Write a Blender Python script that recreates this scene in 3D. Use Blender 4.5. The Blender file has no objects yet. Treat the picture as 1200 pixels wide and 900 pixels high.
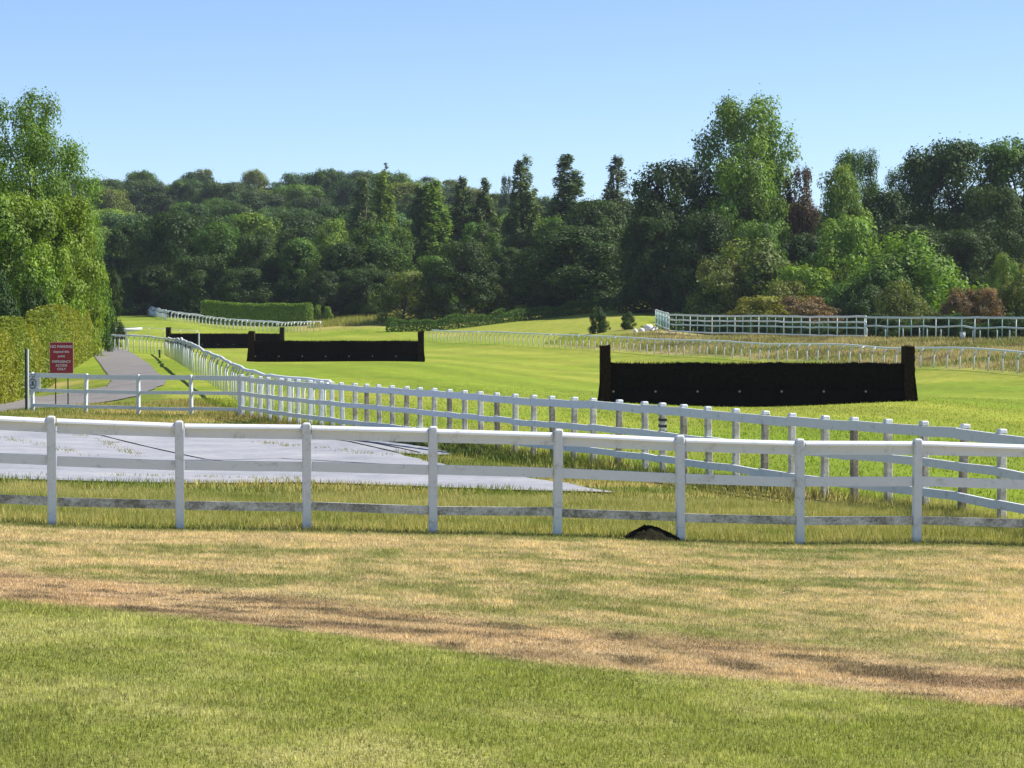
import bpy, math, random
import numpy as np
from mathutils import Vector, Matrix
random.seed(5); RNG = np.random.default_rng(11)
scene = bpy.context.scene
COL = scene.collection

# ------------------------------------------------------------------ camera, sky, sun, exposure
F = 3000.0; CZ = 3.4                      # focal length in photo pixels (1200 wide), eye height over the track
PITCH = math.atan(90.0 / F)
cam_d = bpy.data.cameras.new('camera'); cam = bpy.data.objects.new('camera', cam_d); COL.objects.link(cam)
cam_d.sensor_width = 36; cam_d.lens = 36 * F / 1200.0; cam_d.clip_end = 9000; cam_d.clip_start = 0.5
cam.location = (0, 0, CZ); cam.rotation_euler = (math.pi / 2 - PITCH, 0, 0)
scene.camera = cam
SUN_AZ, SUN_EL = math.radians(78), math.radians(47)      # azimuth clockwise from +Y
w = bpy.data.worlds.new('World'); scene.world = w; w.use_nodes = True
nt = w.node_tree; bg = nt.nodes['Background']
sky = nt.nodes.new('ShaderNodeTexSky'); sky.sky_type = 'NISHITA'; sky.sun_disc = False
sky.sun_elevation = SUN_EL; sky.sun_rotation = SUN_AZ
sky.air_density = 0.55; sky.dust_density = 0.3; sky.ozone_density = 3.0
nt.links.new(sky.outputs[0], bg.inputs[0]); bg.inputs[1].default_value = 0.118
sd = bpy.data.lights.new('sun', 'SUN'); sd.energy = 5.0; sd.angle = math.radians(0.53); sd.color = (1.0, 0.95, 0.86)
so = bpy.data.objects.new('sun', sd); COL.objects.link(so); so.location = (60, 40, 80)
SDIR = Vector((math.sin(SUN_AZ) * math.cos(SUN_EL), math.cos(SUN_AZ) * math.cos(SUN_EL), math.sin(SUN_EL)))
so.rotation_euler = SDIR.to_track_quat('Z', 'Y').to_euler()
vs = scene.view_settings; vs.view_transform = 'Standard'; vs.look = 'None'; vs.exposure = 0.66; vs.gamma = 1.0; vs.use_curve_mapping = False
scene.render.engine = 'CYCLES'

# ------------------------------------------------------------------ numeric helpers
_T = np.random.default_rng(3).random((256, 256))
def vnoise(x, y, sx=1.0, sy=None, seed=0):
    sy = sx if sy is None else sy
    x = np.asarray(x, float) / sx + seed * 17.31; y = np.asarray(y, float) / sy + seed * 9.77
    xi = np.floor(x).astype(int); yi = np.floor(y).astype(int); fx = x - xi; fy = y - yi
    fx = fx * fx * (3 - 2 * fx); fy = fy * fy * (3 - 2 * fy)
    a = _T[xi & 255, yi & 255]; b = _T[(xi + 1) & 255, yi & 255]; c = _T[xi & 255, (yi + 1) & 255]; d = _T[(xi + 1) & 255, (yi + 1) & 255]
    return (a * (1 - fx) + b * fx) * (1 - fy) + (c * (1 - fx) + d * fx) * fy
def fbm(x, y, sx=1.0, sy=None, seed=0, oct=4):
    sy = sx if sy is None else sy; s = 0; amp = 0.5; tot = 0
    for k in range(oct):
        s = s + amp * vnoise(x, y, sx / 2 ** k, sy / 2 ** k, seed + k * 3); tot += amp; amp *= 0.55
    return s / tot
def sstep(a, b, x):
    t = np.clip((x - a) / (b - a), 0, 1); return t * t * (3 - 2 * t)
def mixc(a, b, t):
    t = np.asarray(t)[..., None]; return a * (1 - t) + b * t

# ------------------------------------------------------------------ terrain: survey points (photo column, photo row, pixels per metre)
CP = [(-140,612,101),(60,616,99),(1260,641,93),(360,622,97.5),(653,628,96.5),(1075,637,94.6),(0,900,207),(600,900,197),(1200,900,186),
      (1128,605,83),(967,582,73.6),(832,565,67.5),(604,535,55.5),(284,488,37.7),(38,481,35.5),(160,487,37),
      (703,470,33),(1072,470,33),(292,424,18.6),(496,424,18.6),(200,408,13.3),(330,408,13.3),
      (215,431,26),(240,446,28.5),(125,410,15.6),(283,473,34.5),(60,470,31),
      (1190,438,21.7),(890,424,17),(770,413,14.7),(510,400,10.8),(640,406,12.8),
      (1190,399,17),(885,393,13.7),(1100,398,16.1),(1262,402,17.8),(1040,431,19.3),(1262,443,22.85),(570,402.5,11.8),(700,409.5,13.8),(765,358.5,9.2),(690,361.5,9.1),(1000,396,15.2),(770,388,12.5),(1190,401,13.3),(1000,399,12),(860,395,11),(1100,400,12.5),(1160,346,9.3),
      (690,391,11.6),(640,374,9.8),(730,357,9),(600,366,9),(455,382,9.5),(360,388,9.5),(195,375,9),(147,361,7.2),(260,383,9.2),
      (400,371,8.6),(530,367,8.6),(800,358,9.0),(1100,345,8.2),(930,365,9),(20,385,9)]
ca = np.array([((u - 600) / F * 6.0, math.log(F / s)) for u, v, s in CP])
cz = np.array([CZ - (v - 360) / s for u, v, s in CP])
def _phi(r2): return 0.5 * r2 * np.log(r2 + 1e-9)
n = len(CP); K = _phi(((ca[:, None] - ca[None]) ** 2).sum(-1)) + 2e-3 * np.eye(n)
P = np.c_[np.ones(n), ca]; A = np.block([[K, P], [P.T, np.zeros((3, 3))]])
sol = np.linalg.solve(A, np.r_[cz, 0, 0, 0])
def ground(x, y):
    x = np.asarray(x, float); y = np.asarray(y, float); sh = np.broadcast(x, y).shape
    x = np.broadcast_to(x, sh).ravel(); y = np.broadcast_to(y, sh).ravel()
    D = np.maximum(y, 12.0); a = np.clip(x / D, -0.24, 0.24) * 6.0; b = np.clip(np.log(D), math.log(13), math.log(372))
    z = np.full(x.shape, sol[n]) + sol[n + 1] * a + sol[n + 2] * b
    for i in range(n): z = z + sol[i] * _phi((a - ca[i, 0]) ** 2 + (b - ca[i, 1]) ** 2)
    ang = x / D
    hill = 27 * (1 - 0.62 * sstep(-0.06, 0.06, ang))
    z = z + hill * sstep(390, 800, y)
    return z.reshape(sh)
def gz(x, y): return float(ground(x, y))
def ps(u, s):                              # column + pixels per metre -> point on the ground
    y = F / s; x = (u - 600) / s; return Vector((x, y, gz(x, y)))
_cp, _sp = math.cos(PITCH), math.sin(PITCH)
def ray(u, v):
    a = (u - 600) / F; b = (450 - v) / F
    return Vector((a, _cp + b * _sp, -_sp + b * _cp))
def at(u, v):                              # photo pixel -> where its ray meets the ground
    d = ray(u, v); d = d / d.y; ys = np.geomspace(12, 700, 2500)
    below = (CZ + d.z * ys) < ground(d.x * ys, ys)
    i = int(np.argmax(below)) if below.any() else len(ys) - 1
    y = ys[i]; return Vector((d.x * y, y, gz(d.x * y, y)))
def zat(v, y): d = ray(600, v); return CZ + d.z / d.y * y     # height seen at photo row v, distance y

# ------------------------------------------------------------------ object helpers
def tag(o, label=None, cat=None, group=None, kind=None):
    if label: o['label'] = label
    if cat: o['category'] = cat
    if group: o['group'] = group
    if kind: o['kind'] = kind
    return o
def link(name, data, parent=None, mat=None):
    o = bpy.data.objects.new(name, data); COL.objects.link(o)
    if parent: o.parent = parent
    if mat and data is not None and not data.materials: data.materials.append(mat)
    return o
def empty(name, loc=(0, 0, 0), rz=0.0):
    o = bpy.data.objects.new(name, None); COL.objects.link(o); o.location = loc; o.rotation_euler = (0, 0, rz); o.empty_display_size = 0.3
    return o
def mesh_np(name, V, faces_flat, nper, cols=None, mat=None, smooth=False):
    me = bpy.data.meshes.new(name); V = np.asarray(V, np.float32); nv = len(V); nf = len(faces_flat) // nper
    me.vertices.add(nv); me.vertices.foreach_set('co', V.ravel())
    me.loops.add(nf * nper); me.loops.foreach_set('vertex_index', np.asarray(faces_flat, np.int32))
    me.polygons.add(nf); me.polygons.foreach_set('loop_start', np.arange(0, nf * nper, nper, dtype=np.int32))
    me.polygons.foreach_set('loop_total', np.full(nf, nper, np.int32))
    if smooth: me.polygons.foreach_set('use_smooth', np.ones(nf, bool))
    if cols is not None:
        at_ = me.color_attributes.new('col', 'FLOAT_COLOR', 'POINT'); c = np.ones((nv, 4), np.float32); c[:, :3] = cols
        at_.data.foreach_set('color', c.ravel())
    me.update(calc_edges=True)
    if mat: me.materials.append(mat)
    return me
class MB:
    def __init__(s): s.v = []; s.f = []
    def add(s, v, f): o = len(s.v); s.v += [tuple(p) for p in v]; s.f += [tuple(i + o for i in q) for q in f]; return s
    def box(s, x0, x1, y0, y1, z0, z1, b=0.0):
        if b <= 0:
            v = [(x, y, z) for z in (z0, z1) for y in (y0, y1) for x in (x0, x1)]
            return s.add(v, [(0,2,3,1),(4,5,7,6),(0,1,5,4),(2,6,7,3),(0,4,6,2),(1,3,7,5)])
        rings = [(z0, b), (z0 + b, 0), (z1 - b, 0), (z1, b)]
        v = []
        for z, i in rings:
            v += [(x0+i, y0+b, z),(x0+b, y0+i, z),(x1-b, y0+i, z),(x1-i, y0+b, z),(x1-i, y1-b, z),(x1-b, y1-i, z),(x0+b, y1-i, z),(x0+i, y1-b, z)]
        f = [tuple(reversed(range(8))), tuple(range(24, 32))]
        for r in range(3):
            for k in range(8): a = r*8+k; c = r*8+(k+1) % 8; f.append((a, c, c+8, a+8))
        return s.add(v, f)
    def tube(s, pts, rads, n=6, cap=True):
        pts = [Vector(p) for p in pts]; rads = rads if isinstance(rads, (list, tuple)) else [rads] * len(pts); v = []; f = []
        for i, p in enumerate(pts):
            d = (pts[min(i+1, len(pts)-1)] - pts[max(i-1, 0)]).normalized()
            a = d.cross(Vector((0, 0, 1)) if abs(d.z) < 0.9 else Vector((0, 1, 0))).normalized(); b = d.cross(a)
            for k in range(n):
                t = 2 * math.pi * k / n; v.append(p + (a * math.cos(t) + b * math.sin(t)) * rads[i])
        for i in range(len(pts) - 1):
            for k in range(n): q = i*n+k; r = i*n+(k+1) % n; f.append((q, q+n, r+n, r))
        if cap: f.append(tuple(range(n))); f.append(tuple(reversed(range((len(pts)-1)*n, len(pts)*n))))
        return s.add(v, f)
    def mesh(s, name, mat, smooth=False):
        me = bpy.data.meshes.new(name); me.from_pydata(s.v, [], s.f); me.update()
        if smooth:
            for p in me.polygons: p.use_smooth = True
        me.materials.append(mat); return me
def span(o, p0, p1, scale=True):           # lay a unit mesh (x from 0 to 1) from p0 to p1
    d = p1 - p0; L = d.length; x = d.normalized(); y = Vector((0, 0, 1)).cross(x).normalized(); z = x.cross(y)
    m = Matrix((x * (L if scale else 1), y, z)).transposed().to_4x4(); m.translation = p0; o.matrix_world = m
    return o

# ------------------------------------------------------------------ materials
def newmat(name):
    m = bpy.data.materials.new(name); m.use_nodes = True; t = m.node_tree; return m, t, t.nodes['Principled BSDF']
def nd(t, typ, **kw):
    x = t.nodes.new(typ)
    for k, v in kw.items(): setattr(x, k, v)
    return x
def ramp(t, stops):
    r = nd(t, 'ShaderNodeValToRGB'); e = r.color_ramp.elements
    while len(e) < len(stops): e.new(0.5)
    for i, (p, c) in enumerate(stops): e[i].position = p; e[i].color = (*c, 1) if len(c) == 3 else c
    return r
def noise(t, scale, detail=4, rough=0.6, vec=None):
    x = nd(t, 'ShaderNodeTexNoise'); x.inputs['Scale'].default_value = scale; x.inputs['Detail'].default_value = detail; x.inputs['Roughness'].default_value = rough
    if vec is not None: t.links.new(vec, x.inputs['Vector'])
    return x
def plain(name, col, rough=0.6, var=0.25, scale=6.0, bump=0.0, metal=0.0):
    m, t, b = newmat(name); g = nd(t, 'ShaderNodeNewGeometry'); no = noise(t, scale, 5, 0.6, g.outputs['Position'])
    r = ramp(t, [(0.3, [c * (1 - var) for c in col]), (0.7, [min(1, c * (1 + var)) for c in col])])
    t.links.new(no.outputs['Fac'], r.inputs[0]); t.links.new(r.outputs[0], b.inputs['Base Color'])
    b.inputs['Specular IOR Level'].default_value = 0.05 if rough >= .9 else .5; b.inputs['Roughness'].default_value = rough; b.inputs['Metallic'].default_value = metal
    if bump:
        bp = nd(t, 'ShaderNodeBump'); bp.inputs['Strength'].default_value = bump; bp.inputs['Distance'].default_value = 0.02
        t.links.new(no.outputs['Fac'], bp.inputs['Height']); t.links.new(bp.outputs[0], b.inputs['Normal'])
    return m
def paint(name, white, dirt, amount, scale=3.0):         # weathered paint: flakes, algae and grain
    m, t, b = newmat(name); g = nd(t, 'ShaderNodeNewGeometry')
    mp = nd(t, 'ShaderNodeMapping'); mp.inputs['Scale'].default_value = (1.0, 1.0, 1.3); t.links.new(g.outputs['Position'], mp.inputs[0])
    n1 = noise(t, scale, 8, 0.72, mp.outputs[0]); n2 = noise(t, scale * 9, 6, 0.75, mp.outputs[0])
    ad = nd(t, 'ShaderNodeMath', operation='MULTIPLY_ADD'); t.links.new(n2.outputs['Fac'], ad.inputs[0]); ad.inputs[1].default_value = 0.55; t.links.new(n1.outputs['Fac'], ad.inputs[2])
    r = ramp(t, [(0.0, white), (max(0.02, 0.86 - amount), white), (min(0.99, 1.08 - amount), dirt)])
    sc = nd(t, 'ShaderNodeMath', operation='MULTIPLY'); t.links.new(ad.outputs[0], sc.inputs[0]); sc.inputs[1].default_value = 0.9
    t.links.new(sc.outputs[0], r.inputs[0]); t.links.new(r.outputs[0], b.inputs['Base Color'])
    b.inputs['Roughness'].default_value = 0.55
    bp = nd(t, 'ShaderNodeBump'); bp.inputs['Strength'].default_value = 0.25; bp.inputs['Distance'].default_value = 0.006
    t.links.new(n2.outputs['Fac'], bp.inputs['Height']); t.links.new(bp.outputs[0], b.inputs['Normal'])
    return m
def leafmat(name, trans=0.35, tt_=(1.55, 1.5, 0.55, 1)):
    m, t, b = newmat(name); out = t.nodes['Material Output']; t.nodes.remove(b)
    oi = nd(t, 'ShaderNodeObjectInfo'); at_ = nd(t, 'ShaderNodeAttribute', attribute_name='col')
    mu = nd(t, 'ShaderNodeMix', data_type='RGBA', blend_type='MULTIPLY'); mu.inputs[0].default_value = 1
    t.links.new(oi.outputs['Color'], mu.inputs[6]); t.links.new(at_.outputs['Color'], mu.inputs[7])
    df = nd(t, 'ShaderNodeBsdfDiffuse'); tr = nd(t, 'ShaderNodeBsdfTranslucent'); gl = nd(t, 'ShaderNodeBsdfGlossy'); gl.inputs['Roughness'].default_value = 0.6
    tc = nd(t, 'ShaderNodeMix', data_type='RGBA', blend_type='MULTIPLY'); tc.inputs[0].default_value = 1; tc.inputs[7].default_value = tt_
    t.links.new(mu.outputs[2], tc.inputs[6]); t.links.new(mu.outputs[2], df.inputs[0]); t.links.new(tc.outputs[2], tr.inputs[0])
    m1 = nd(t, 'ShaderNodeMixShader'); m1.inputs[0].default_value = trans; t.links.new(df.outputs[0], m1.inputs[1]); t.links.new(tr.outputs[0], m1.inputs[2])
    m2 = nd(t, 'ShaderNodeMixShader'); m2.inputs[0].default_value = 0.025; t.links.new(m1.outputs[0], m2.inputs[1]); t.links.new(gl.outputs[0], m2.inputs[2])
    t.links.new(m2.outputs[0], out.inputs['Surface']); return m
M = {}
M['leaf'] = leafmat('leaf', 0.26)
M['blade'] = leafmat('grass_blade', 0.30, (1.3, 1.3, .85, 1))
M['white'] = paint('fence_paint', (0.69, 0.715, 0.75), (0.34, 0.33, 0.30), 0.11, 5.0)
M['white_post'] = paint('fence_post_paint', (0.66, 0.685, 0.72), (0.32, 0.31, 0.28), 0.13, 5.0)
M['white_dirty'] = paint('fence_dirty_paint', (0.66, 0.65, 0.60), (0.17, 0.16, 0.12), 0.27)
M['post_worn_shaded'] = paint('worn_shaded_post', (0.64, 0.62, 0.57), (0.27, 0.24, 0.19), 0.27)  # worn wood, with the shade of back-lit faces put into its brown
M['post_bare_shaded'] = paint('bare_shaded_post', (0.50, 0.46, 0.40), (0.17, 0.14, 0.10), 0.34)  # barer wood, its back-lit shade painted in as a darker brown
M['plastic'] = plain('white_plastic', (0.76, 0.77, 0.76), 0.4, 0.06, 2.0)
M['galv'] = plain('pale_teal_metal', (0.55, 0.66, 0.66), 0.45, 0.15, 3.0)
M['teal'] = plain('teal_metal', (0.13, 0.27, 0.26), 0.5, 0.25, 3.0)
M['bark'] = plain('bark', (0.10, 0.08, 0.06), 0.9, 0.4, 3.0, 0.6)
M['brush'] = plain('birch_brush', (0.012, 0.0085, 0.006), 0.95, 0.5, 9.0)
M['brush_brown'] = plain('birch_twig', (0.032, 0.020, 0.012), 0.95, 0.5, 9.0)
M['board'] = plain('dark_board', (0.006, 0.0055, 0.005), 0.9, 0.4, 5.0)
M['bolt'] = plain('steel_bolt', (0.25, 0.25, 0.25), 0.6, 0.1)
M['red'] = plain('red_sign', (0.33, 0.012, 0.016), 0.45, 0.12, 2.0)
M['red_edge'] = plain('sign_trim', (0.62, 0.42, 0.30), 0.5, 0.1)
M['print'] = plain('white_print', (0.80, 0.78, 0.76), 0.5, 0.03)
M['ink'] = plain('black_print', (0.02, 0.02, 0.03), 0.5, 0.05)
M['greyink'] = plain('grey_print', (0.09, 0.10, 0.10), 0.5, 0.05)
M['signwhite'] = plain('white_sign', (0.66, 0.68, 0.68), 0.45, 0.06)
M['black'] = plain('black_paint', (0.012, 0.012, 0.014), 0.5, 0.1)
M['steel'] = plain('dark_steel', (0.06, 0.065, 0.06), 0.5, 0.15)
M['earth'] = plain('dark_shaded_earth', (0.020, 0.019, 0.011), 1.0, 0.5, 14.0, 1.0)  # crack fill; also soil taken darker to paint in the mound's shadowed side
M['bag'] = plain('white_bag', (0.78, 0.74, 0.70), 0.7, 0.10, 3.0)
M['rust'] = plain('rust_brown', (0.18, 0.07, 0.04), 0.8, 0.3)
def ground_mat():
    m, t, b = newmat('grass_ground'); at_ = nd(t, 'ShaderNodeAttribute', attribute_name='col'); g = nd(t, 'ShaderNodeNewGeometry')
    mp = nd(t, 'ShaderNodeMapping'); mp.inputs['Scale'].default_value = (1.0, 0.5, 1.0); t.links.new(g.outputs['Position'], mp.inputs[0])
    n1 = noise(t, 1.6, 8, 0.75, mp.outputs[0]); n2 = noise(t, 22.0, 5, 0.75, g.outputs['Position']); n3 = noise(t, 0.22, 4, 0.6, mp.outputs[0])
    r1 = ramp(t, [(0.25, (0.62, 0.66, 0.60)), (0.75, (1.32, 1.28, 1.30))]); t.links.new(n1.outputs['Fac'], r1.inputs[0])
    r2 = ramp(t, [(0.28, (0.50, 0.52, 0.5)), (0.72, (1.45, 1.42, 1.4))]); t.links.new(n2.outputs['Fac'], r2.inputs[0])
    r3 = ramp(t, [(0.3, (0.88, 0.94, 0.9)), (0.7, (1.14, 1.06, 1.1))]); t.links.new(n3.outputs['Fac'], r3.inputs[0])
    cur = at_.outputs['Color']
    for r in (r1, r2, r3):
        x = nd(t, 'ShaderNodeMix', data_type='RGBA', blend_type='MULTIPLY'); x.inputs[0].default_value = 1
        t.links.new(cur, x.inputs[6]); t.links.new(r.outputs[0], x.inputs[7]); cur = x.outputs[2]
    t.links.new(cur, b.inputs['Base Color']); b.inputs['Roughness'].default_value = 0.95; b.inputs['Specular IOR Level'].default_value = 0.1
    bp = nd(t, 'ShaderNodeBump'); bp.inputs['Strength'].default_value = 0.7; bp.inputs['Distance'].default_value = 0.05
    t.links.new(n2.outputs['Fac'], bp.inputs['Height']); t.links.new(bp.outputs[0], b.inputs['Normal'])
    return m
M['ground'] = ground_mat()
def paved(name, c0, c1, c2):
    m, t, b = newmat(name); g = nd(t, 'ShaderNodeNewGeometry')
    n1 = noise(t, 0.55, 8, 0.7, g.outputs['Position']); n2 = noise(t, 30, 4, 0.7, g.outputs['Position'])
    n4 = noise(t, 4.0, 8, 0.75, g.outputs['Position']); av = nd(t, 'ShaderNodeMix', data_type='FLOAT'); av.inputs[0].default_value = .45; t.links.new(n1.outputs['Fac'], av.inputs[2]); t.links.new(n4.outputs['Fac'], av.inputs[3])
    r1 = ramp(t, [(0.36, c0), (0.5, c1), (0.64, c2)]); t.links.new(av.outputs[0], r1.inputs[0])
    r2 = ramp(t, [(0.3, (0.86, 0.86, 0.86)), (0.7, (1.12, 1.12, 1.12))]); t.links.new(n2.outputs['Fac'], r2.inputs[0])
    x = nd(t, 'ShaderNodeMix', data_type='RGBA', blend_type='MULTIPLY'); x.inputs[0].default_value = 1
    t.links.new(r1.outputs[0], x.inputs[6]); t.links.new(r2.outputs[0], x.inputs[7]); t.links.new(x.outputs[2], b.inputs['Base Color'])
    b.inputs['Roughness'].default_value = 0.7
    bp = nd(t, 'ShaderNodeBump'); bp.inputs['Strength'].default_value = 0.3; bp.inputs['Distance'].default_value = 0.01
    t.links.new(n2.outputs['Fac'], bp.inputs['Height']); t.links.new(bp.outputs[0], b.inputs['Normal'])
    return m
M['pad'] = paved('pale_concrete', (0.20, 0.205, 0.235), (0.30, 0.305, 0.33), (0.40, 0.395, 0.40))
M['path'] = paved('tarmac', (0.135, 0.122, 0.116), (0.19, 0.173, 0.164), (0.24, 0.215, 0.20))

# ------------------------------------------------------------------ key lines of the place
FG_U = [-384, -236, -88, 60, 210, 359, 507, 653, 798, 938, 1075, 1212, 1323, 1458, 1592]
FG = [ps(u, np.interp(u, [-140, 60, 360, 653, 1075, 1260], [100.3, 99, 97.5, 96.5, 94.6, 93.7])) for u in FG_U]
SF_U = [284,294.6,305,316,328,339,350,363,376,389,402,416,430,445,460,476,492.5,509,527,545,564,583.5,604.5,625.5,648.6,672,695.5,725,757,777,802,832,863,896,929,967,1002,1042,1085,1128,1175,1224,1272,1318]
SF = [ps(u, 37.7 + (u - 284) * 0.0537) for u in SF_U]
RR0, RR1 = ps(503, 10.7), ps(1262, 22.85)
CR0, CR1 = ps(770, 12.5), ps(1262, 17.8)
def side(x, y, a, b):                      # >0 on the far side of line a->b (a left, b right)
    return ((b.x - a.x) * (y - a.y) - (b.y - a.y) * (x - a.x)) / math.hypot(b.x - a.x, b.y - a.y)
BL = [at(u, v) for u, v in ((-60, 700), (0, 706), (300, 735), (600, 775), (900, 802), (1200, 832), (1260, 838))]
BLx = [p.x for p in BL]; BLy = [p.y for p in BL]
PAD_PX = [(-220,499),(0,500),(230,503),(360,509),(420,514),(500,525),(534,534),(505,535),(462,532),(500,542),(545,551),(600,559),(660,568),(720,579),(600,576),(360,567),(0,563),(-220,562)]
PATH_PX = [(-60,474),(0,473),(40,466),(82,461),(125,454),(131,446),(122,434),(112,420),(110,415),(116,410),(125,407),(135,406.5),(150,411.5),(160,417),(182,436),(195,446),(193,451),(160,465),(130,471),(100,475),(30,480),(0,484),(-60,488)]
PAD = [at(*p) for p in PAD_PX]; PATH = [at(*p) for p in PATH_PX]
def inpoly(x, y, poly):
    x = np.asarray(x); y = np.asarray(y); r = np.zeros(x.shape, bool); j = len(poly) - 1
    for i in range(len(poly)):
        a, b = poly[i], poly[j]; c = ((a.y > y) != (b.y > y)) & (x < (b.x - a.x) * (y - a.y) / (b.y - a.y + 1e-12) + a.x); r ^= c; j = i
    return r
C_ = lambda *c: np.array(c, float)
def gcol(x, y):                            # the turf's own colour: mown, dry, rough, field
    x = np.asarray(x, float); y = np.asarray(y, float)
    track = mixc(C_(.195, .262, .026), C_(.270, .300, .044), sstep(.35, .7, fbm(x, y, 14, 9, 1)))
    track = mixc(track, C_(.150, .225, .020), .45 * sstep(.5, .75, fbm(x, y, 22, 5, 8)))
    mow = np.sin(side(x, y, RR0, RR1) * .9 + 1.5 * fbm(x, y, 20, 20, 91)); track = track * (1 + .075 * np.tanh(mow * 2.5) + .16 * (fbm(x, y, 3.0, 1.6, 95) - .5))[..., None]
    c = track
    # lawn near the camera
    f1 = fbm(x, y, 1.6, .8, 2); f2 = fbm(x + .35 * y, y - .12 * x, 4.0, 1.1, 5); f3 = fbm(x, y, .30, .30, 21, 3)
    lawn = mixc(C_(.230, .255, .056), C_(.485, .445, .195), sstep(.34, .72, .25 * f2 + .45 * f1 + .30 * f3) * .62)
    tt = y - np.interp(x, BLx, BLy) - .5 * (f1 - .5)
    wob = fbm(x, y, 4, 1.5, 31)
    upper = mixc(C_(.225, .232, .075), C_(.535, .425, .245), sstep(.30, .60, .28 * f2 + .30 * wob + .42 * f3) * .95)
    upper = mixc(upper, C_(.125, .180, .035), sstep(.56, .74, fbm(x, y, 3.2, 1.0, 41)) * .7)
    band = mixc(C_(.475, .350, .205), C_(.275, .190, .115), sstep(.48, .68, fbm(x, y, 1.0, .4, 51)))
    band = mixc(band, C_(.110, .085, .050), sstep(.52, .70, fbm(x, y, .45, .22, 55)) * .8)
    lw = mixc(lawn, band, sstep(-.15, .35, tt) * (1 - sstep(2.0, 3.4, tt)))
    lw = np.where((tt > 1.2)[..., None], mixc(lw, upper, sstep(1.6, 3.2, tt)), lw)
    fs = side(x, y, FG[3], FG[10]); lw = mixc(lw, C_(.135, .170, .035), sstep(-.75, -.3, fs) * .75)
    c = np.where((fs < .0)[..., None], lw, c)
    # rough strip between the two fences
    ss = side(x, y, SF[0], SF[39]); rg = mixc(C_(.155, .185, .035), C_(.34, .29, .10), sstep(.38, .68, fbm(x, y, 2.2, 1.2, 61)))
    rgt = sstep(2.0, 5.0, x - 2.5)
    rg = mixc(rg, C_(.14, .20, .03), rgt * .5)
    c = np.where(((fs >= 0) & (ss < .4))[..., None], rg, c)
    c = np.where(((fs >= 0) & (ss < .4) & (y > 82))[..., None], mixc(C_(.15, .20, .03), C_(.36, .30, .11), sstep(.4, .7, fbm(x, y, 5, 4, 66))), c)
    # rough bank beyond the right running rail
    rs = side(x, y, RR0, RR1); cs = side(x, y, CR0, CR1); ang = x / np.maximum(y, 1)
    bank = mixc(C_(.310, .265, .120), C_(.180, .185, .055), sstep(.42, .62, fbm(x, y, 5, 3, 71)))
    bank = mixc(bank, C_(.10, .075, .04), sstep(.58, .72, fbm(x, y, 3, 2, 75)) * .8)
    bm = sstep(-.2, .6, rs) * (1 - sstep(2, 9, cs)) * sstep(.0, .035, ang)
    c = mixc(c, bank, bm)
    fld = mixc(C_(.250, .285, .042), C_(.340, .330, .085), sstep(.4, .65, fbm(x, y, 30, 14, 81)))
    c = mixc(c, fld, sstep(0, 4, rs) * (1 - sstep(.03, .062, ang)) * sstep(-.10, -.05, ang) * (y > 200))
    gold = C_(.34, .29, .10); c = mixc(c, gold, (sstep(306, 322, y) * (ang > -.085) * (ang < .0) + (sstep(250, 300, y) * (ang > .12))) * .75)
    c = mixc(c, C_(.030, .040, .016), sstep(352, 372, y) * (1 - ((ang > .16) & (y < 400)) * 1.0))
    return c

# ------------------------------------------------------------------ ground sheet
def axis(segs):
    out = [segs[0][0]]
    for a, b, st in segs:
        k = max(1, int(round((b - a) / st))); out += list(a + (b - a) * np.arange(1, k + 1) / k)
    return np.array(out)
gx = axis([(-1500, -900, 200), (-900, -200, 35), (-200, -70, 5), (-70, -16, 1.2), (-16, -8, .4), (-8, 8, .13), (8, 16, .4), (16, 70, 1.2), (70, 200, 5), (200, 900, 35), (900, 1500, 200)])
gy = axis([(-150, 0, 50), (0, 13, 2), (13, 37, .13), (37, 60, .4), (60, 120, .8), (120, 260, 1.6), (260, 420, 4), (420, 900, 20), (900, 2200, 250)])
GX, GY = np.meshgrid(gx, gy); GZ = ground(GX, GY); nx, ny = len(gx), len(gy)
idx = np.arange(nx * ny).reshape(ny, nx)
fq = np.stack([idx[:-1, :-1], idx[:-1, 1:], idx[1:, 1:], idx[1:, :-1]], -1).reshape(-1)
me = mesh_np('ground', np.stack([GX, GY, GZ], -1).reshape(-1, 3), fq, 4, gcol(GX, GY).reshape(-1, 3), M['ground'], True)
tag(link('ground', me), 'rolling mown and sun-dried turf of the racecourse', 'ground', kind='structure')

def sheet(name, poly, step, lift, mat):    # a paved sheet draped over the ground
    bpts = []
    for i, a in enumerate(poly):
        b = poly[(i + 1) % len(poly)]; k = max(1, int((b - a).length / (step * .8)))
        bpts += [a.lerp(b, j / k) for j in range(k)]
    from mathutils.geometry import delaunay_2d_cdt
    x0 = min(p.x for p in poly); x1 = max(p.x for p in poly); y0 = min(p.y for p in poly); y1 = max(p.y for p in poly)
    X, Y = np.meshgrid(np.arange(x0, x1, step), np.arange(y0, y1, step)); k = inpoly(X, Y, poly); X = X[k] + .013; Y = Y[k] + .017
    jit = [Vector((p.x + .05 * math.sin(p.y * 37 + i), p.y + .05 * math.sin(p.x * 29 + i))) for i, p in enumerate(bpts)]
    pts = jit + [Vector((a, b)) for a, b in zip(X, Y)]; nb = len(bpts)
    r = delaunay_2d_cdt(pts, [(i, (i + 1) % nb) for i in range(nb)], [list(range(nb))], 1, 1e-5)
    vv = np.array([(p.x, p.y) for p in r[0]]); z = ground(vv[:, 0], vv[:, 1]) + lift
    me = bpy.data.meshes.new(name); me.from_pydata([(a[0], a[1], c) for a, c in zip(vv, z)], [], [tuple(f) for f in r[2]]); me.update()
    me.materials.append(mat)
    for p in me.polygons: p.use_smooth = True
    return link(name, me)
pad = tag(sheet('concrete_yard', PAD, .5, .03, M['pad']), 'pale grey worn concrete yard behind the post and rail fence', 'yard', kind='structure')
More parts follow.
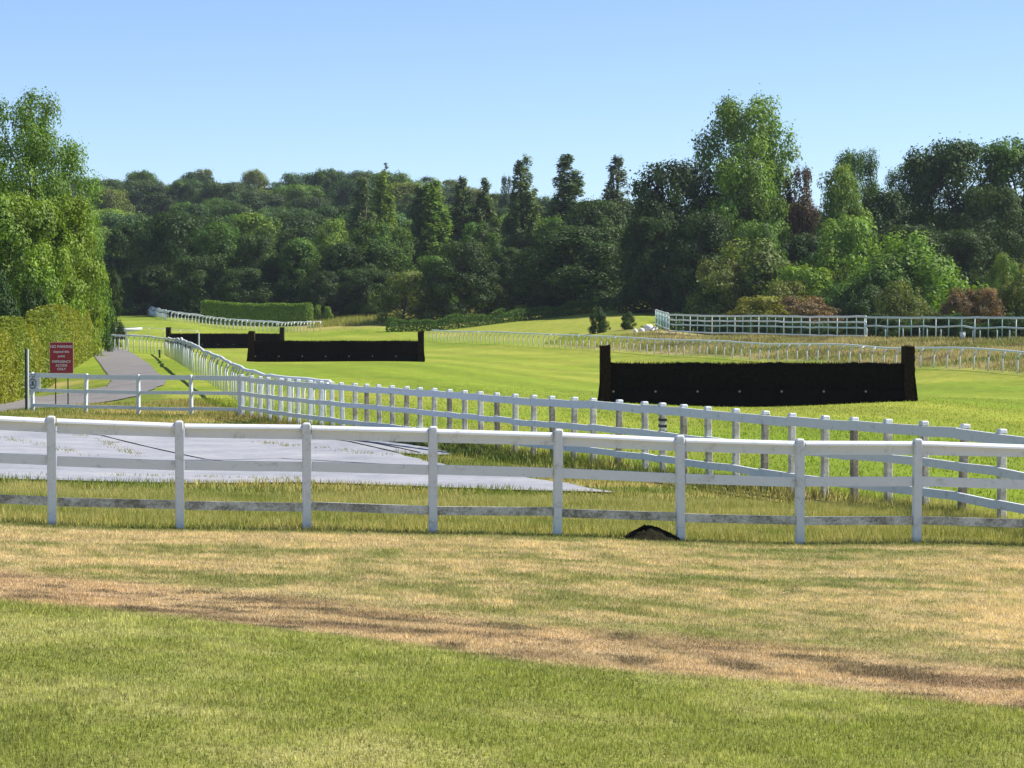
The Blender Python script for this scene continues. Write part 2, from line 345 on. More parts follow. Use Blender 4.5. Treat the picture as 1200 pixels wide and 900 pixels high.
path = tag(sheet('path', PATH, .7, .035, M['path']), 'grey tarmac path curving beside the tall hedge', 'path', kind='structure')

# ------------------------------------------------------------------ grass blades
def blades(name, x, y, h, wd, col, label, lean=.55, extra=None, lift=0.0):
    k = len(x); z = ground(x, y) + lift; yaw = RNG.random(k) * 6.283; ln = (RNG.random(k) ** .7) * lean; la = RNG.random(k) * 6.283
    dx = np.cos(yaw) * wd / 2; dy = np.sin(yaw) * wd / 2
    V = np.empty((k, 3, 3)); V[:, 0] = np.stack([x - dx, y - dy, z - .004], -1); V[:, 1] = np.stack([x + dx, y + dy, z - .004], -1)
    V[:, 2] = np.stack([x + np.cos(la) * h * ln, y + np.sin(la) * h * ln, z + h * np.sqrt(np.clip(1 - ln * ln * .6, .1, 1))], -1)
    cc = np.repeat(col * 1.22 * (0.70 + 0.65 * RNG.random((k, 1))), 3, 0)
    me = mesh_np(name, V.reshape(-1, 3), np.arange(k * 3), 3, cc, M['blade'])
    return tag(link(name, me), label, 'grass', kind='stuff')
def scatter(poly, dens):
    x0 = min(p.x for p in poly); x1 = max(p.x for p in poly); y0 = min(p.y for p in poly); y1 = max(p.y for p in poly)
    k = int((x1 - x0) * (y1 - y0) * dens); x = x0 + (x1 - x0) * RNG.random(k); y = y0 + (y1 - y0) * RNG.random(k)
    m = inpoly(x, y, poly); return x[m], y[m]
V2 = lambda x, y: Vector((x, y, 0))
# mown lawn in front of the fence
x, y = scatter([V2(-6.2, 13.2), V2(6.2, 13.2), V2(10.2, 32.6), V2(-10.2, 31.2)], 3300)
keep = (side(x, y, FG[3], FG[10]) < .05) & (RNG.random(len(x)) < np.clip(1.25 - (y - 14) / 30, .55, 1) * np.where(np.abs(x) > .2 * y + .8, .55, 1)); x, y = x[keep], y[keep]
tt = y - np.interp(x, BLx, BLy); hh = np.where((tt > 0) & (tt < 3), .020, .028) * (.6 + .8 * RNG.random(len(x))) * (.7 + .6 * vnoise(x, y, .5, .3, 9))
cl = vnoise(x, y, .09, .09, 33) * .6 + vnoise(x, y, .25, .2, 35) * .4; c = gcol(x, y) * (.55 + .9 * cl)[:, None]; hh = hh * (.6 + .8 * cl); g_ = RNG.random((len(x), 1)); c = c * (1 - .25 * (g_ < .12)) + (g_ > .9) * C_(.12, .09, .03)
blades('lawn_grass', x, y, hh, .006 + .004 * RNG.random(len(x)), c, 'short mown lawn grass in front of the white fence')
# longer grass at the fence foot and up to the concrete
x, y = scatter([V2(-10.2, 29.6), V2(11, 31), V2(11.5, 38), V2(-10.5, 38)], 1500)
fs = side(x, y, FG[3], FG[10]); ss = side(x, y, SF[0], SF[39])
mnd = at(760, 632.5); k = (fs > -.12) & (ss < .3) & ~inpoly(x, y, PAD) & (np.hypot((x - mnd.x) / 1.25, y - mnd.y) > .30); x, y, fs = x[k], y[k], fs[k]
cl = vnoise(x, y, .45, .35, 77); hh = (.05 + .13 * cl + .05 * RNG.random(len(x))) * np.clip(.5 + fs, .45, 1)
c = mixc(C_(.175, .215, .035), C_(.43, .38, .15), sstep(.3, .7, .6 * fbm(x, y, 1.5, .8, 15) + .4 * RNG.random(len(x))))
blades('fence_grass', x, y, hh, .011, c, 'longer seeding grass between white fence and concrete yard', .6)
# rough verge between the yard and the diagonal fence
x, y = scatter([V2(-26, 38), V2(9, 36), V2(9, 40), V2(-10, 90), V2(-28, 90)], 120)
ss = side(x, y, SF[0], SF[39]); k = ((ss < .6) | (y > 78)) & ~inpoly(x, y, PAD) & ~inpoly(x, y, PATH); x, y, ss = x[k], y[k], ss[k]
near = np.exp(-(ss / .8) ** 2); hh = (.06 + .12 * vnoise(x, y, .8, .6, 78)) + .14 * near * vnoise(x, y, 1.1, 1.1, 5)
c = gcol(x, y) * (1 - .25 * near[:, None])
blades('verge_grass', x, y, hh, .022, c, 'rough verge grass along the diagonal white fence', .6)
t = RNG.random(5200); ex = np.interp(t, [0, .3, .6, 1], [400, 455, 520, 600]); ev = np.interp(t, [0, .3, .6, 1], [512, 516.5, 527, 541])
pe = [at(a, b) for a, b in zip(np.linspace(395, 610, 40), np.interp(np.linspace(395, 610, 40), [400, 455, 520, 610], [512, 516.5, 527, 542]))]
x = np.interp(ex, np.linspace(395, 610, 40), [q.x for q in pe]) + RNG.normal(0, .22, 5200); y = np.interp(ex, np.linspace(395, 610, 40), [q.y for q in pe]) + RNG.normal(0, .5, 5200) + .3
k = ~inpoly(x, y, PAD); x, y = x[k], y[k]
blades('edge_weeds', x, y, .10 + .26 * vnoise(x, y, .9, .9, 12) * RNG.random(len(x)), .045, mixc(C_(.075, .115, .022), C_(.16, .17, .04), RNG.random(len(x)) ** 2), 'dark leafy weeds along the far edge of the concrete yard', .9)
# mown track texture beyond the diagonal fence
x, y = scatter([V2(-10, 60), V2(5, 38), V2(8.5, 34), V2(20, 90), V2(30, 130), V2(-12, 130)], 55)
k = (side(x, y, SF[0], SF[39]) > .2) & (RNG.random(len(x)) < np.clip((112 - y) / 60, 0, 1)); x, y = x[k], y[k]
blades('track_grass', x, y, .035 + .04 * RNG.random(len(x)), .03, gcol(x, y) * 1.12, 'mown bright green grass of the race track', .8)
# bank of rough grass behind the right running rail
x, y = scatter([RR0 + Vector((12, -40, 0)), RR1, CR1 + Vector((4, 6, 0)), CR0 + Vector((-6, 8, 0)), V2(6, 262)], 26)
k = (side(x, y, RR0, RR1) > .4) & (x / y > .012); x, y = x[k], y[k]; tz = vnoise(x, y, 2.5, 2, 90)
blades('bank_grass', x, y, .12 + .38 * tz * RNG.random(len(x)), .06, gcol(x, y) * 1.05, 'rough dry tussock grass on the bank behind the running rail', .6)
# golden meadow strip at the wood's foot
x, y = scatter([ps(360, 9.3), ps(500, 9.3), ps(620, 8.7), ps(380, 8.4)], 22)
blades('meadow_grass', x, y, .4 + .5 * RNG.random(len(x)), .09, mixc(C_(.30, .28, .08), C_(.20, .23, .05), RNG.random(len(x))), 'tall golden meadow grass at the foot of the wood', .4)
x, y = scatter([ps(740, 9.0), ps(830, 9.0), ps(830, 8.8), ps(740, 8.8)], 30)
blades('meadow_grass', x, y, .6 + .9 * RNG.random(len(x)), .10, mixc(C_(.16, .18, .05), C_(.12, .17, .04), RNG.random(len(x))), 'tall pale weeds below the dark trees at the end of the field', .4)

# cracks and weeds in the yard
def ribbon(name, px, wd, lift, mat, parent):
    pts = [at(*p) for p in px]; fine = []
    for a, b in zip(pts, pts[1:]):
        for j in range(8): fine.append(a.lerp(b, j / 8))
    fine.append(pts[-1]); v = []; f = []
    for i, p in enumerate(fine):
        d = (fine[min(i + 1, len(fine) - 1)] - fine[max(i - 1, 0)]); nrm = Vector((-d.y, d.x, 0)).normalized() * wd * (.5 + .5 * random.random())
        z = gz(p.x, p.y) + lift; v += [(p.x + nrm.x, p.y + nrm.y, z), (p.x - nrm.x, p.y - nrm.y, z)]
    for i in range(len(fine) - 1): f.append((2*i, 2*i+1, 2*i+3, 2*i+2))
    return link(name, MB().add(v, f).mesh(name, mat), parent)
for px in ([(372,514),(410,519),(440,526),(466,532)], [(400,516),(440,521),(470,527),(492,532)], [(-60,500),(120,512),(240,540),(290,545)], [(205,541),(330,539),(450,546)]):
    ribbon('crack', px, .045, .038, M['earth'], pad)
wx, wy = [], []
for px, cnt in (([(0,514),(70,528),(100,537)], 30), ([(85,508),(125,520),(165,537)], 45), ([(300,520),(380,528),(460,536)], 40), ([(0,557),(200,560),(360,564)], 30)):
    for i in range(cnt):
        t = random.random() * (len(px) - 1); i0 = int(t); q = Vector(px[i0]).lerp(Vector(px[i0 + 1]), t - i0); p = at(q.x + random.gauss(0, 4), q.y + random.gauss(0, .6))
        kk = random.choice((2, 3, 12)); wx += [p.x + random.gauss(0, .10) for _ in range(kk)]; wy += [p.y + random.gauss(0, .08) for _ in range(kk)]
wx, wy = np.array(wx), np.array(wy)
blades('yard_weeds', wx, wy, .03 + .06 * RNG.random(len(wx)), .016, np.tile(C_(.20, .20, .05), (len(wx), 1)), 'small weeds growing in the cracks of the concrete yard', .8, lift=.03)

# ------------------------------------------------------------------ post and rail fences
def post_mesh(name, wd, h, mat, round_top=True):
    b = MB(); r = wd / 2; c = .012
    prof = [(-.15, r, c), (h - .045, r, c)] + ([(h - .018, r * .93, c), (h - .004, r * .72, c), (h, r * .42, c * .8)] if round_top else [(h - .008, r, c), (h, r - .008, c)])
    v = []; f = []
    for z, q, k in prof: v += [(-q, -q+k, z), (-q+k, -q, z), (q-k, -q, z), (q, -q+k, z), (q, q-k, z), (q-k, q, z), (-q+k, q, z), (-q, q-k, z)]
    for i in range(len(prof) - 1):
        for k in range(8): a = i*8+k; d = i*8+(k+1) % 8; f.append((a, d, d+8, a+8))
    f.append(tuple(range((len(prof)-1)*8, len(prof)*8))); b.add(v, f); return b.mesh(name, mat)
def rail_mesh(name, th, h, mat, cap=False):
    if not cap: return MB().box(0, 1, -th/2, th/2, -h/2, h/2).mesh(name, mat)
    b = MB(); v = []; n_ = 9                # half-round cap lying on the top board
    for xx in (0, 1):
        for k in range(n_): t = math.pi * k / (n_ - 1); v.append((xx, -math.cos(t) * th / 2, -h/2 + math.sin(t) * h))
    f = [(k, k + n_, k + n_ + 1, k + 1) for k in range(n_ - 1)] + [(0, n_ - 1, 2*n_ - 1, n_), tuple(range(n_)), tuple(reversed(range(n_, 2*n_)))]
    me = b.add(v, f).mesh(name, mat); return me
FH = 1.30
fence = empty('post_and_rail_fence', FG[7]); bpy.context.view_layer.update()
tag(fence, 'white three-rail wooden fence with rounded cap rail, standing along the dry lawn', 'fence')
inv = fence.matrix_world.inverted()
def put(o, par):                           # parent without moving
    mw = o.matrix_world.copy(); o.parent = par; o.matrix_parent_inverse = Matrix.Translation(par.location).inverted(); o.matrix_world = mw if False else o.matrix_world
    return o
pm = post_mesh('post', .104, FH, M['white_post'])
capm = rail_mesh('cap_rail', .125, .055, M['white'], True); brd = rail_mesh('top_rail', .05, .115, M['white']); mid = rail_mesh('rail', .05, .118, M['white']); low = rail_mesh('low_rail', .075, .10, M['white_dirty'])
def child(name, me, par): o = bpy.data.objects.new(name, me); COL.objects.link(o); o.parent = par; o.matrix_parent_inverse = Matrix.Translation(par.location).inverted(); return o
dirx = (FG[10] - FG[3]).normalized(); rz = math.atan2(dirx.y, dirx.x)
jit = random.Random(4)
for p in FG:
    o = child('post', pm, fence); o.matrix_basis = Matrix.Translation(p) @ Matrix.Rotation(rz + jit.gauss(0, .02), 4, 'Z') @ Matrix.Rotation(jit.gauss(0, .006), 4, 'Y')
def railobj(name, me, par, a, b): o = child(name, me, par); d = b - a; x = d.normalized(); y_ = Vector((0, 0, 1)).cross(x).normalized(); z_ = x.cross(y_); m = Matrix((x * d.length, y_, z_)).transposed().to_4x4(); m.translation = a; o.matrix_basis = m; return o
for a, b in zip(FG, FG[1:]):
    d = (b - a).normalized() * .058; fwd = Vector((0, .012, 0))
    for nm, me_, zz in (('cap_rail', capm, 1.240), ('rail', brd, 1.154), ('rail', mid, .765), ('rail', low, .285)):
        j1, j2 = jit.gauss(0, .005), jit.gauss(0, .005)
        if me_ is brd: fwd = Vector((0, .035, 0))
        elif me_ is not capm: fwd = Vector((0, .012, 0))
        o = railobj(nm, me_, fence, a + d + fwd + Vector((0, 0, zz + j1)), b - d + fwd + Vector((0, 0, zz + j2)))

def rail_fence(name, pts, label, h, mats, rails, front, stripe=None, group=None, lw=.05, caps=False):
    capm2 = MB().box(-.058, .058, -.058, .058, 0, .068, .014).mesh('post_cap', M['white'])  # caps painted white so the post tops look brightly lit
    f = tag(empty(name, pts[len(pts) // 2]), label, 'fence', group); pms = [post_mesh('post', .105, h, m, True) for m in mats[0]]
    for i, p in enumerate(pts):
        q = pts[min(i + 1, len(pts) - 1)] - pts[max(i - 1, 0)]; ang = math.atan2(q.y, q.x)
        o = child('post', pms[mats[1](i)], f); o.matrix_basis = Matrix.Translation(p) @ Matrix.Rotation(ang, 4, 'Z') @ Matrix.Rotation(jit.gauss(0, .018), 4, 'X') @ Matrix.Rotation(jit.gauss(0, .012), 4, 'Y')
        if caps: bpy.context.scene.collection.objects.link(cp := bpy.data.objects.new('post_cap', capm2)); cp.parent = o; cp.location = (0, 0, h - .062)
        if stripe == i:
            o['label'] = 'round post banded in black and white'
            sm = MB().box(-.064, .064, -.064, .064, 0, .055, .008).mesh('stripe', M['black'])
            for k in range(5):
                t = bpy.data.objects.new('stripe', sm); COL.objects.link(t); t.parent = o; t.location = (0, 0, h - .33 - k * .115)
    rms = [rail_mesh('rail', lw, hh_, m_) for z_, hh_, m_ in rails]
    for a, b in zip(pts, pts[1:]):
        d = (b - a).normalized(); nrm = Vector((d.y, -d.x, 0)) * front
        for (z_, hh_, m_), me_ in zip(rails, rms):
            railobj('rail', me_, f, a + nrm + Vector((0, 0, z_ + jit.gauss(0, .008))), b + nrm + Vector((0, 0, z_ + jit.gauss(0, .008))))
    return f
def sfmat(i): return 0 if i < 11 else (1 if (i * 7) % 3 else 2)  # first posts white, the rest in wood browned for shaded faces
rail_fence('diagonal_fence', SF, 'long white-railed fence with close worn posts, coloured darker as if shaded, running diagonally to the running rail', 1.30,
           ([M['white_post'], M['post_worn_shaded'], M['post_bare_shaded']], sfmat), [(1.17, .15, M['white']), (.72, .12, M['white']), (.28, .12, M['white'])], .078, stripe=29, caps=True)
LF = [ps(u, 35.6 + (u - 38) * .0085) for u in (38, 100, 162, 224, 281)]
rail_fence('short_fence', LF, 'short white three-rail fence across the verge by the red sign', 1.28,
           ([M['white_post']], lambda i: 0), [(1.17, .15, M['white']), (.70, .11, M['white']), (.20, .10, M['white'])], 0.0)

# ------------------------------------------------------------------ running rails with goose-neck posts
def resample(pts, step):
    out = [pts[0].copy()]; acc = 0
    for a, b in zip(pts, pts[1:]):
        L = (b - a).length; t = step - acc
        while t <= L: out.append(a.lerp(b, t / L)); t += step
        acc = (acc + L) % step if L + acc >= step else acc + L
    for p in out: p.z = gz(p.x, p.y)
    return out
def neck_mesh(h, reach, r, mat):
    b = MB(); b.tube([(0, 0, -.1), (0, 0, h * .66), (0, reach * .12, h * .78), (0, reach * .45, h * .9), (0, reach, h - .02)], [r, r, r, r * .95, r * .9], 6)
    return b.mesh('post', mat, True)
def running_rail(name, pts, label, step, h=1.15, reach=.32, r=.047, rr=.068, mat=None, wob=.02, group=None, sgn=1):
    q = resample(pts, step); f = tag(empty(name, q[len(q) // 2]), label, 'rail', group); pm_ = neck_mesh(h, reach, r, mat or M['plastic']); line = []
    rr_ = random.Random(len(q)); dz = 0
    for i, p in enumerate(q):
        d = q[min(i + 1, len(q) - 1)] - q[max(i - 1, 0)]; d.z = 0; d.normalize(); n_ = Vector((-d.y, d.x, 0)) * sgn
        o = child('post', pm_, f); ang = math.atan2(n_.y, n_.x) - math.pi / 2
        dz = dz * .6 + rr_.gauss(0, wob)
        o.matrix_basis = Matrix.Translation(p + Vector((0, 0, dz))) @ Matrix.Rotation(ang, 4, 'Z') @ Matrix.Rotation(rr_.gauss(0, .03), 4, 'X')
        line.append(p + n_ * reach + Vector((0, 0, h + dz)))
    o = child('rail', MB().tube(line, rr, 7).mesh('rail', mat or M['plastic'], True), f); o.matrix_basis = Matrix.Identity(4)
    return f
LR = [ps(u, s) for u, s in ((125,15.6),(145,16.0),(165,16.3),(193,17.0),(205,20.5),(214,25),(226,27),(240,28.5),(260,31),(283,34.5),(320,37.5),(352,39),(392,41))]
running_rail('running_rail', LR, 'white plastic running rail with close posts following the tarmac path', 1.25, wob=.022, reach=.13, r=.04, sgn=1)
running_rail('running_rail', [RR0, RR1], 'long white running rail with goose-neck posts in front of the rough bank', 1.86, sgn=1, wob=.006)
FRL = [ps(u, s) for u, s in ((147,7.3),(165,7.9),(180,8.5),(195,9.0),(250,9.25),(320,9.5),(368,9.55))]
running_rail('running_rail', FRL, 'far white running rail below the clipped block hedge', .85, r=.05, rr=.07, wob=.04)
running_rail('running_rail', [p + Vector((1.0, -3.0, 0)) for p in FRL[3:]], 'second white running rail just in front of the clipped hedge rail', .85, r=.05, rr=.06, wob=.04)
running_rail('running_rail', [ps(u, s) for u, s in ((140, 11.4), (185, 11.6), (240, 11.8))], 'thin white running rail on the lawn behind the far brush jump', 2.4, r=.022, rr=.03)

# rails on the bank: paired teal post rails
def bank_rail(name, pts, label, step, heights, topmat, half=False):
    q = resample(pts, step); f = tag(empty(name, q[len(q) // 2]), label, 'rail'); H = heights[0]
    pmf = MB().tube([(0, 0, -.1), (0, 0, H)], .045, 6).mesh('post', M['teal'], True); pml = MB().tube([(0, 0, -.1), (0, 0, H)], .04, 6).mesh('post', M['galv'], True)
    pmh = neck_mesh(heights[1], .22, .045, M['galv']); rr_ = random.Random(8)
    lin = [p.z * .25 + .75 * (q[0].z + (q[-1].z - q[0].z) * i / max(1, len(q) - 1)) for i, p in enumerate(q)]
    for i, p in enumerate(q):
        o = child('post', pmf if i % 3 else pml, f); o.matrix_basis = Matrix.Translation(p) @ Matrix.Scale((lin[i] + H - p.z) / H, 4, (0, 0, 1))
        if half and i % 5 != 2:
            o = child('post', pmh, f); s_ = p + (q[min(i+1, len(q)-1)] - q[max(0, i-1)]) * rr_.uniform(.1, .4); s_.z = gz(s_.x, s_.y); o.matrix_basis = Matrix.Translation(s_ + Vector((0, -.35, 0)))
    for k, h_ in enumerate(heights):
        line = [p + Vector((0, -.05, h_ + (rr_.gauss(0, .045 if half else .018) if k else rr_.gauss(0, .012)))) for p in [Vector((a.x, a.y, l_)) for a, l_ in zip(q, lin)]]
        o = child('rail', MB().tube(line, .07 if k else .085, 6).mesh('rail', topmat if k != 2 else M['galv'], True), f); o.matrix_basis = Matrix.Identity(4)
    return f
def cr(u): return 12.5 + (u - 770) * .0107
bank_rail('bank_rail', [ps(u, cr(u)) for u in (784, 850, 930, 1016)], 'four-bar white rail on the bank behind the running rail', 1.7, (1.66, 1.22, .80, .16), M['plastic'])
bank_rail('bank_rail', [ps(768, 11.2), ps(784, 12.45)], 'short return of white bars closing the end of the four-bar bank rail', 1.8, (1.66, 1.25, .85, .2), M['plastic'])
bank_rail('bank_rail', [ps(u, cr(u)) for u in (1013, 1100, 1180, 1262)], 'pale teal two-bar rail with extra half-height posts on the bank', 1.95, (1.62, .95), M['galv'], True)

# ------------------------------------------------------------------ steeplechase brush jumps
def jump(name, uL, uR, s, hb, hw, label, marker=None, seed=1):
    a, b = ps(uL, s), ps(uR, s); L = (b - a).length; d = (b - a).normalized(); ang = math.atan2(d.y, d.x); zb = min(a.z, b.z)
    root = tag(empty(name, (a.x, a.y, zb), ang), label, 'jump'); rr_ = random.Random(seed); rn = np.random.default_rng(seed)
    ww = .36
    def brush(nm, x0, x1, y0, y1, h0, h1, mat, dens, topw=.05):     # packed birch: a core plus twigs that break its face and top
        k = int((x1 - x0) * dens); nseg = max(3, int((x1 - x0) / .12)); m_ = MB(); xs = [x0 + (x1 - x0) * i / nseg for i in range(nseg + 1)]
        v = []; f = []
        for xx in xs:
            t1 = h1 + .03 * math.sin(xx * 2.1 + seed) + rr_.gauss(0, .018); e = rr_.gauss(0, .02)
            v += [(xx, y0 + e, h0 - .1), (xx, y0 + e + .05, h0 + (h1 - h0) * .55), (xx, y0 + .12, t1), (xx, y1 - .12, t1), (xx, y1, h0 - .4)]
        for i in range(nseg):
            for q in range(4): f.append((i*5+q, (i+1)*5+q, (i+1)*5+q+1, i*5+q+1))
        f += [tuple(range(5)), tuple(reversed(range(nseg*5, nseg*5+5)))]; m_.add(v, f)
        X = x0 + (x1 - x0) * rn.random(k * 3); Z = h0 + (h1 - h0) * rn.random(k * 3) ** .8; tl = .12 + .22 * rn.random(k * 3)
        for xx, zz, l_ in zip(X, Z, tl):
            yy = y0 + .05 * (zz - h0) / max(.1, h1 - h0) - .012; top = min(zz + l_, h1 + rr_.gauss(topw, topw))
            m_.add([(xx - .012, yy, zz), (xx + .012, yy, zz), (xx + rr_.gauss(0, .03), yy - rr_.random() * .05, top)], [(0, 1, 2)])
        m2 = MB()
        for i in range(k):
            xx = rr_.uniform(x0, x1); yy = rr_.uniform(y0 + .1, y1 - .05)
            m2.add([(xx - .015, yy, h1 - .1), (xx + .015, yy, h1 - .1), (xx + rr_.gauss(0, .04), yy, h1 + abs(rr_.gauss(0, topw)))], [(0, 1, 2)])
        o = link(nm, m_.mesh(nm, mat), root); link('twig_fringe', m2.mesh('twig_fringe', M['brush_brown']), o)['kind'] = 'stuff'; return o
    brush('brush', ww, L - ww, 0, 1.0, .3, hb, M['brush'], 160)
    for x0 in (0, L - ww):
        wg = brush('wing', x0, x0 + ww, -.1, .9, 0, hw, M['brush_brown'], 260, .03); 
    npan = 7; pw = (L - 2 * ww) / npan
    for i in range(npan):
        o = link('base_board', MB().box(ww + i * pw + .012, ww + (i + 1) * pw - .012, -.16, .8, -.40, .40 + rr_.gauss(0, .008), .012).mesh('base_board', M['board']), root)
        link('bolt', MB().tube([(ww + i * pw + .1, -.18, .36), (ww + i * pw + .1, -.15, .36)], .04, 8).mesh('bolt', M['bolt']), root)
    for sx in (-1, 1):                      # flared skirt of brush at each wing foot
        x0 = 0 if sx < 0 else L; m_ = MB()
        for i in range(90):
            t = rr_.random(); xx = x0 + sx * (rr_.random() * .10) * (1 - t); zz = t * .8
            m_.add([(xx - .02, -.12, zz), (xx + .02, -.12, zz), (xx - sx * .05, -.13, zz + .35)], [(0, 1, 2)])
        link('wing_skirt', m_.mesh('wing_skirt', M['brush']), root)
    if marker is not None:
        xx = (marker - uL) / s
        link('marker_post', MB().box(xx - .06, xx + .06, -.32, -.2, -.1, hb + .12, .02).mesh('marker_post', M['plastic']), root)['label'] = 'white upright post fixed to the take-off side'
    return root
jump('brush_jump', 703.5, 1072, 33.2, 1.33, 1.95, 'widest black brush jump with tall wings, nearest the rough bank', seed=1)
jump('brush_jump', 291, 496.5, 18.6, 1.30, 1.92, 'black brush jump between the diagonal fence and the far jump', seed=2)
jump('brush_jump', 194.5, 332.5, 13.3, 1.28, 1.85, 'far black brush jump with a single white marker post', marker=233.5, seed=3)

# ------------------------------------------------------------------ signs
def text(body, size, loc, mat, parent, align='CENTER'):
    cu = bpy.data.curves.new('lettering', 'FONT'); cu.body = body; cu.size = size; cu.align_x = align; cu.align_y = 'CENTER'; cu.extrude = .002; cu.offset = size * .012
    o = bpy.data.objects.new('lettering', cu); COL.objects.link(o); bpy.context.view_layer.update()
    me = bpy.data.meshes.new_from_object(o.evaluated_get(bpy.context.evaluated_depsgraph_get())); bpy.data.objects.remove(o); me.materials.clear(); me.materials.append(mat)
    t = link('lettering', me, parent); t.location = loc; t.rotation_euler = (math.pi / 2, 0, 0); return t
p = ps(72, 34.6); S = 34.6
sg = tag(empty('sign', p), 'red no parking sign with white lettering on two thin posts', 'sign')
zb, zt = zat(437, p.y) - p.z, zat(401.5, p.y) - p.z; hw = 13.4 / S
for sx in (-.21, .21): link('post', MB().tube([(sx, .03, -.1), (sx, .03, zt - .1)], .022, 8).mesh('post', M['steel'], True), sg)
link('trim', MB().box(-hw - .018, hw + .018, -.008, .008, zb - .018, zt + .018).mesh('trim', M['red_edge']), sg)
pn = link('panel', MB().box(-hw, hw, -.016, .004, zb, zt).mesh('panel', M['red']), sg)
Hs = zt - zb
for body, fy, sz in (('NO PARKING', .865, .138), ('beyond this', .70, .125), ('point', .555, .125), ('EMERGENCY', .37, .125), ('ACCESS', .245, .125), ('ONLY', .125, .125)):
    text(body, sz * .9, (0, -.019, zb + Hs * fy), M['print'], pn)
p = ps(31.6, 36.0); S = 36.0
pole = tag(empty('marker_pole', p), 'thin pole black on one side and white on the other', 'pole'); hp = zat(408.5, p.y) - p.z
link('black_half', MB().box(-.065, .0, -.04, .04, -.1, hp).mesh('black_half', M['black']), pole)
link('white_half', MB().box(.002, .05, -.04, .04, -.1, hp - .02).mesh('white_half', M['plastic']), pole)
p2 = LF[0]; S = 35.6; y_ = p2.y - .09
bd = tag(empty('notice_board', (p2.x, y_, p2.z)), 'small pale notice with a black ring emblem on the short fence end', 'sign')
xa, xb = (29.5 - 38) / S, (47.8 - 38) / S; za, zb = zat(456, y_) - p2.z, zat(437.6, y_) - p2.z
pn = link('panel', MB().box(xa, xb, -.008, .008, za, zb, .004).mesh('panel', M['signwhite']), bd)
rg = MB(); cx, cz_ = (38.6 - 38) / S, zat(449.6, y_) - p2.z; v = []; f = []
for k in range(28):
    t = 2 * math.pi * k / 28
    for r1, r2 in ((.103, .137), (.135, .172)): pass
    for q in (0.80, 1.0):
        for yy in (-.0105, -.013): v.append((cx + .125 * q * math.cos(t), yy, cz_ + .17 * q * math.sin(t)))
for k in range(28):
    a = 4 * k; b = 4 * ((k + 1) % 28); f += [(a+1, b+1, b+3, a+3), (a, a+2, b+2, b), (a+2, a+3, b+3, b+2), (a, b, b+1, a+1)]
link('ring', rg.add(v, f).mesh('ring', M['ink']), pn)
link('emblem', MB().box(cx - .035, cx + .04, -.0125, -.0100, cz_ - .03, cz_ + .09).box(cx - .075, cx + .07, -.0124, -.0101, cz_ - .065, cz_ - .032).mesh('emblem', M['greyink']), pn)
m_ = MB(); rr_ = random.Random(3)            # two lines of print too small to read
for row, zz in enumerate((zb - .045, zb - .115)):
    xx = xa + .05
    while xx < xb - .06:
        l_ = rr_.uniform(.02, .06); m_.box(xx, min(xx + l_, xb - .03), -.0125, -.0100, zz - .016, zz + .016); xx += l_ + rr_.choice((.008, .012, .05))
link('lettering', m_.mesh('lettering', M['greyink']), pn)

# ------------------------------------------------------------------ small things
p = mnd; rn = np.random.default_rng(4); v = []; f = []; NR, NT = 9, 28
for i in range(NR):
    r = i / (NR - 1)
    for k in range(NT):
        t = 2 * math.pi * k / NT; rad = r * (1 + .16 * math.sin(3 * t + 1) + rn.normal(0, .03)); h = .155 * (1 - r * r) ** 1.2 * (1 + rn.normal(0, .10)) - .02 * (i == NR - 1)
        v.append((rad * .36 * math.cos(t), rad * .30 * math.sin(t), h))
for i in range(NR - 1):
    for k in range(NT): a = i*NT+k; b = i*NT+(k+1) % NT; f.append((a, a+NT, b+NT, b))
mh = tag(empty('earth_mound', (p.x, p.y, gz(p.x, p.y))), 'little earth mound, coloured dark for its shadowed side, at the foot of the front fence', 'mound')
link('soil', MB().add(v, f).mesh('soil', M['earth'], True), mh)
m_ = MB()
for k in range(70):
    t = rn.random() * 6.283; r = math.sqrt(rn.random()); x_, y_ = r * .38 * math.cos(t), r * .33 * math.sin(t); h = .145 * max(0, 1 - r * r); l_ = .01 + .025 * rn.random()
    m_.add([(x_ - .006, y_, h - .01), (x_ + .006, y_, h - .01), (x_ + rn.normal(0, .02), y_ + rn.normal(0, .02), h + l_)], [(0, 1, 2)])
link('tufts', m_.mesh('tufts', M['earth']), mh)['kind'] = 'stuff'
p = ps(1128, cr(1128) + .15)
bk = tag(empty('bucket', p), 'white plastic bucket hung at the two-bar bank rail', 'bucket'); m_ = MB()
m_.tube([(0, 0, .15), (0, 0, .62)], [.16, .21], 12); link('pail', m_.mesh('pail', M['plastic'], True), bk)
link('rim', MB().tube([(0, 0, .60), (0, 0, .64)], [.23, .23], 12).mesh('rim', M['plastic'], True), bk)
link('handle', MB().tube([(.2 * math.cos(t), 0, .62 + .3 * math.sin(t)) for t in np.linspace(0, math.pi, 9)], .015, 5).mesh('handle', M['steel'], True), bk)
